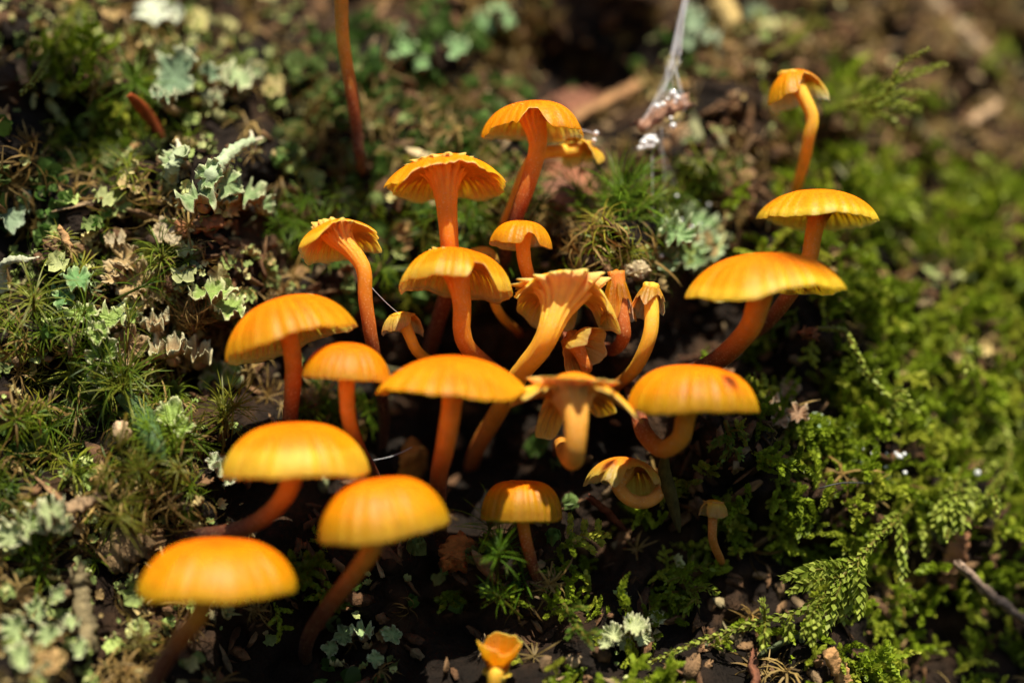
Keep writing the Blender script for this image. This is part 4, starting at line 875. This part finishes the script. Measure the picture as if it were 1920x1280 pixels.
slab('pale tan stick end beyond the bright green moss fronds', PL(1820, 235, .4), PL(1868, 195, .4), 12, 9, (0.48, 0.32, 0.18), seed=16, name='twig', cat='twig')
slab('red-brown rootlet slanting below the hooked curled mushroom', PL(1105, 935, .5), PL(1165, 995, .3), 7, 6, (0.16, 0.04, 0.015), seed=17, name='rootlet', cat='root')
slab('rust-coloured twig stub hidden under the arched moss frond', PL(1505, 620, .4), PL(1540, 625, .4), 13, 9, (0.26, 0.09, 0.03), seed=18, name='twig', cat='twig')
slab('brown wood stub in shade below the trailing end of the long frond', PL(1415, 1215, .4), PL(1425, 1290, .4), 9, 8, (0.16, 0.06, 0.03), seed=19, name='twig', cat='twig')
slab('brown strip of inner bark at the foot of the ruffled lichen', PL(330, 430, .2), PL(420, 410, .2), 16, 8, (0.24, 0.10, 0.04), seed=20)
slab('thin brown branch along the blurred upper slope', PL(1740, -10, .3), PL(1860, 120, .3), 16, 14, (0.28, 0.20, 0.12), seed=21, name='twig', cat='twig', n=24)
slab('orange-brown rotten wood lump glowing between dark stems', PL(760, 850, .1), PL(790, 900, .1), 34, 20, (0.40, 0.18, 0.03), seed=22)
slab('orange-brown rotten wood shard below the bell-shaped mushroom', PL(865, 1010, .3), PL(855, 1060, .3), 30, 14, (0.36, 0.14, 0.03), seed=23)
# pale crumb on the mound
rgc = np.random.default_rng(3); mb = MB(); pc, dc = place(1195, 505, .12)
for k in range(70):
    V, Q, T, C = crumb(rgc, .035, .03, .028, 6, 4)
    q = norm(rgc.normal(size=3)) * np.array([.16, .10, .13]) * rgc.uniform(.6, 1); mb.add(V + pc + q, Q, T, C * np.array((0.58, 0.48, 0.28)))
V, Q, T, C = crumb(rgc, .15, .1, .12, 10, 8, .08); mb.add(V + pc, Q, T, C * np.array((0.45, 0.36, 0.2)))
tag(obj('lichen_crumb', mb, M_lichen, None, pc), 'crumbly cream lichen lump on the mound above the withered shiny mushroom', 'lichen')

# ---- spider silk and water
silk = thing('spider_silk', 'glossy white spider silk stretched down to a bark chip and the mossy mound', 'spider silk', W(1240, 218, 1.5))
def thread(A, B, r, sag=0.0, n=14, parent=silk):
    A, B = np.asarray(A), np.asarray(B); u = np.linspace(0, 1, n)[:, None]
    P = A + (B - A) * u; P[:, 2] -= sag * np.sin(np.pi * u[:, 0])
    mb = MB(); tube(mb, P, r, (1, 1, 1), 6); obj('thread', mb, M_silk, parent)
Wt0 = W(1296, -60, 1.2); J = W(1263, 118, 1.45)
for k in range(10):
    thread(Wt0 + rgc.normal(size=3) * .035, J + rgc.normal(size=3) * np.array([.03, .03, .15]), np.linspace(.009, .013, 14), 0)
for (ex, ey) in ((1288, 200), (1275, 190), (1255, 195), (1232, 208), (1212, 222), (1200, 232), (1245, 190), (1282, 196), (1264, 192), (1222, 215), (1207, 226)):
    thread(J + rgc.normal(size=3) * .06, W(ex, ey, 1.4), .0045)
for (sx, sy, ex, ey) in ((1215, 240, 1205, 300), (1225, 245, 1225, 330), (1222, 250, 1190, 300), (1240, 240, 1250, 400), (1275, 225, 1240, 262), (1285, 205, 1220, 268), (1222, 262, 1225, 460), (1230, 250, 1290, 400), (1218, 262, 1170, 290), (1228, 255, 1262, 350)):
    thread(W(sx, sy, 1.4), PL(ex, ey, .12), .005, .02)
th2 = thing('spider_thread', 'single spider thread from the torn half-capped mushroom to the tiny ragged one', 'spider silk', W(765, 602, .2))
thread(W(698, 540, -.1), W(768, 602, .2), .004, .03, parent=th2)
th3 = thing('spider_thread', 'faint spider thread between dark stems beside the rotten wood', 'spider silk', W(705, 865, .2))
thread(W(700, 862, .4), W(772, 838, .6), .006, .03, parent=th3)
strand = MB(); tube(strand, spline([PL(1535, 915, .4), PL(1580, 905, .6), PL(1640, 906, .5)], 12), .012, (0.05, 0.05, 0.045), 6)
tag(obj('rootlet', strand, M_bark, None, PL(1535, 915, .4)), 'dark hair-thin rootlet arching just below glittering drops', 'root')
def ball(r, c, nu=14, nv=9):
    mb = MB(); V = [c + np.array([0, 0, -r])]
    for k in range(1, nv):
        f = math.pi * k / nv - math.pi / 2
        V += [c + r * np.array([math.cos(f) * math.cos(TAU * q / nu), math.cos(f) * math.sin(TAU * q / nu), math.sin(f)]) for q in range(nu)]
    V.append(c + np.array([0, 0, r])); last = len(V) - 1; T = []; Q = []
    for q in range(nu):
        q2 = (q + 1) % nu; T += [(0, 1 + q2, 1 + q), (last, last - nu + q, last - nu + q2)]
        for k in range(nv - 2): a_ = 1 + k * nu; Q.append((a_ + q, a_ + q2, a_ + nu + q2, a_ + nu + q))
    mb.add(V, Q, T, (1, 1, 1)); return mb
def drop(px, py, d, r, label, group):
    r = r * rgc.uniform(.5, 1.15)
    c = W(px, py, d); tag(obj('water_drop', ball(r, c), M_bead, None, c), label, 'water drop', group)
for (px, py, r) in ((1262, 175, .05), (1270, 184, .06), (1252, 186, .05), (1243, 196, .055), (1232, 200, .05), (1266, 192, .05)):
    drop(px, py, 1.32, r, 'shining water drop on the upper edge of the silk-caught bark chip', 'drops above the silk-caught chip')
for (px, py, r) in ((1212, 260, .07), (1222, 266, .08), (1207, 268, .055), (1215, 274, .07), (1226, 258, .06), (1219, 262, .08), (1213, 268, .07), (1222, 274, .05), (1208, 276, .04), (1230, 266, .05), (1200, 278, .04), (1258, 222, .045), (1262, 236, .045)):
    drop(px, py, 1.32, r, 'shining water drop in the silk clump below the bark chip', 'drops below the silk-caught chip')
for (px, py) in ((1118, 250), (1114, 263)):
    c = W(px, py, 1.0); drop(px, py, 1.0, .04, 'tiny water drop on thread beside the torn yellow mushroom', 'drops beside the torn yellow mushroom')
th4 = thing('spider_thread', 'curved spider thread holding two drops behind the domed notched mushroom', 'spider silk', W(1080, 240, 1.0))
thread(W(1060, 246, 1.0), W(1118, 252, 1.0), .005, -.04, parent=th4); thread(W(1118, 250, 1.0), W(1112, 285, 1.1), .004, 0, parent=th4)
for k in range(16):
    px, py = 1290 + rgc.normal() * 22, 425 + rgc.normal() * 32
    c, dd = place(px, py, .33); drop(px, py, dd, rgc.uniform(.02, .035), 'tiny glittering water drop on the pale lichen crust of the mound', 'drops on the mound lichen')
for k in range(18):
    px, py = 1655 + rgc.normal() * 24, 868 + rgc.normal() * 16
    c, dd = place(px, py, .38); drop(px, py, dd, rgc.uniform(.025, .05), 'glittering water drop clustered on moss above the dark rootlet', 'drops clustered on the moss')
drop(1832, 886, bank_d(1832, 886) - .6, .045, 'lone water drop on the tip of the hanging curved moss frond', 'lone drop')

# ---- a leafy branch added overhead, out of view, to shade parts of the bank
branch = thing('added_shade_branch', 'unseen leafy twig added to shade parts of the bank', 'branch', (14, -60, 70))
SDv = np.array(sd); LD = 62.0
leaf_at = [(1900, 1260, .9), (20, 150, 1.2), (1585, 745, .5), (1390, 1010, .6), (1120, -20, 1.0)]
tw = spline([(20, -85, 66), (8, -55, 58), (0, -34, 53), (-12, -20, 50)], 30)
mb = MB(); tube(mb, tw, np.linspace(.45, .15, 30), (0.12, 0.08, 0.05), 10); obj('twig', mb, M_bark, branch)
rgb_ = np.random.default_rng(8)
for (px, py, r) in leaf_at:
    c = place(px, py, 0)[0] + SDv * (LD + rgb_.uniform(-3, 3))
    g = norm(SDv + rgb_.normal(size=3) * .25); Rm = basis(g[None], np.array([rgb_.uniform(0, TAU)]))[0]
    n = 14; u = np.linspace(0, 1, n); w = r * .75 * np.sin(np.pi * u ** .85) ** .8 * (1 + .06 * np.sin(u * 40))
    mid = np.stack([np.zeros(n), (u - .5) * 2.3 * r, .12 * r * np.sin(np.pi * u)], -1)
    V = np.concatenate([mid + np.array([1, 0, .12]) * w[:, None], mid, mid - np.array([1, 0, -.12]) * w[:, None]])
    V = np.concatenate([V, V - np.array([0, 0, .03])]) @ Rm.T + c; k_ = np.arange(n - 1)
    q1 = np.concatenate([np.stack([k_, k_ + 1, n + k_ + 1, n + k_], -1), np.stack([n + k_, n + k_ + 1, 2 * n + k_ + 1, 2 * n + k_], -1)])
    mb = MB(); mb.add(V, np.concatenate([q1, q1[:, ::-1] + 3 * n]), None, (0.06, 0.12, 0.02))
    b = tw[np.argmin(np.linalg.norm(tw - V[n], axis=1))]
    tube(mb, spline([b, (b + V[n]) / 2 + np.array([0, 0, .6]), V[n]], 8), .05, (0.10, 0.12, 0.03), 6)
    obj('leaf', mb, M_dead, branch)
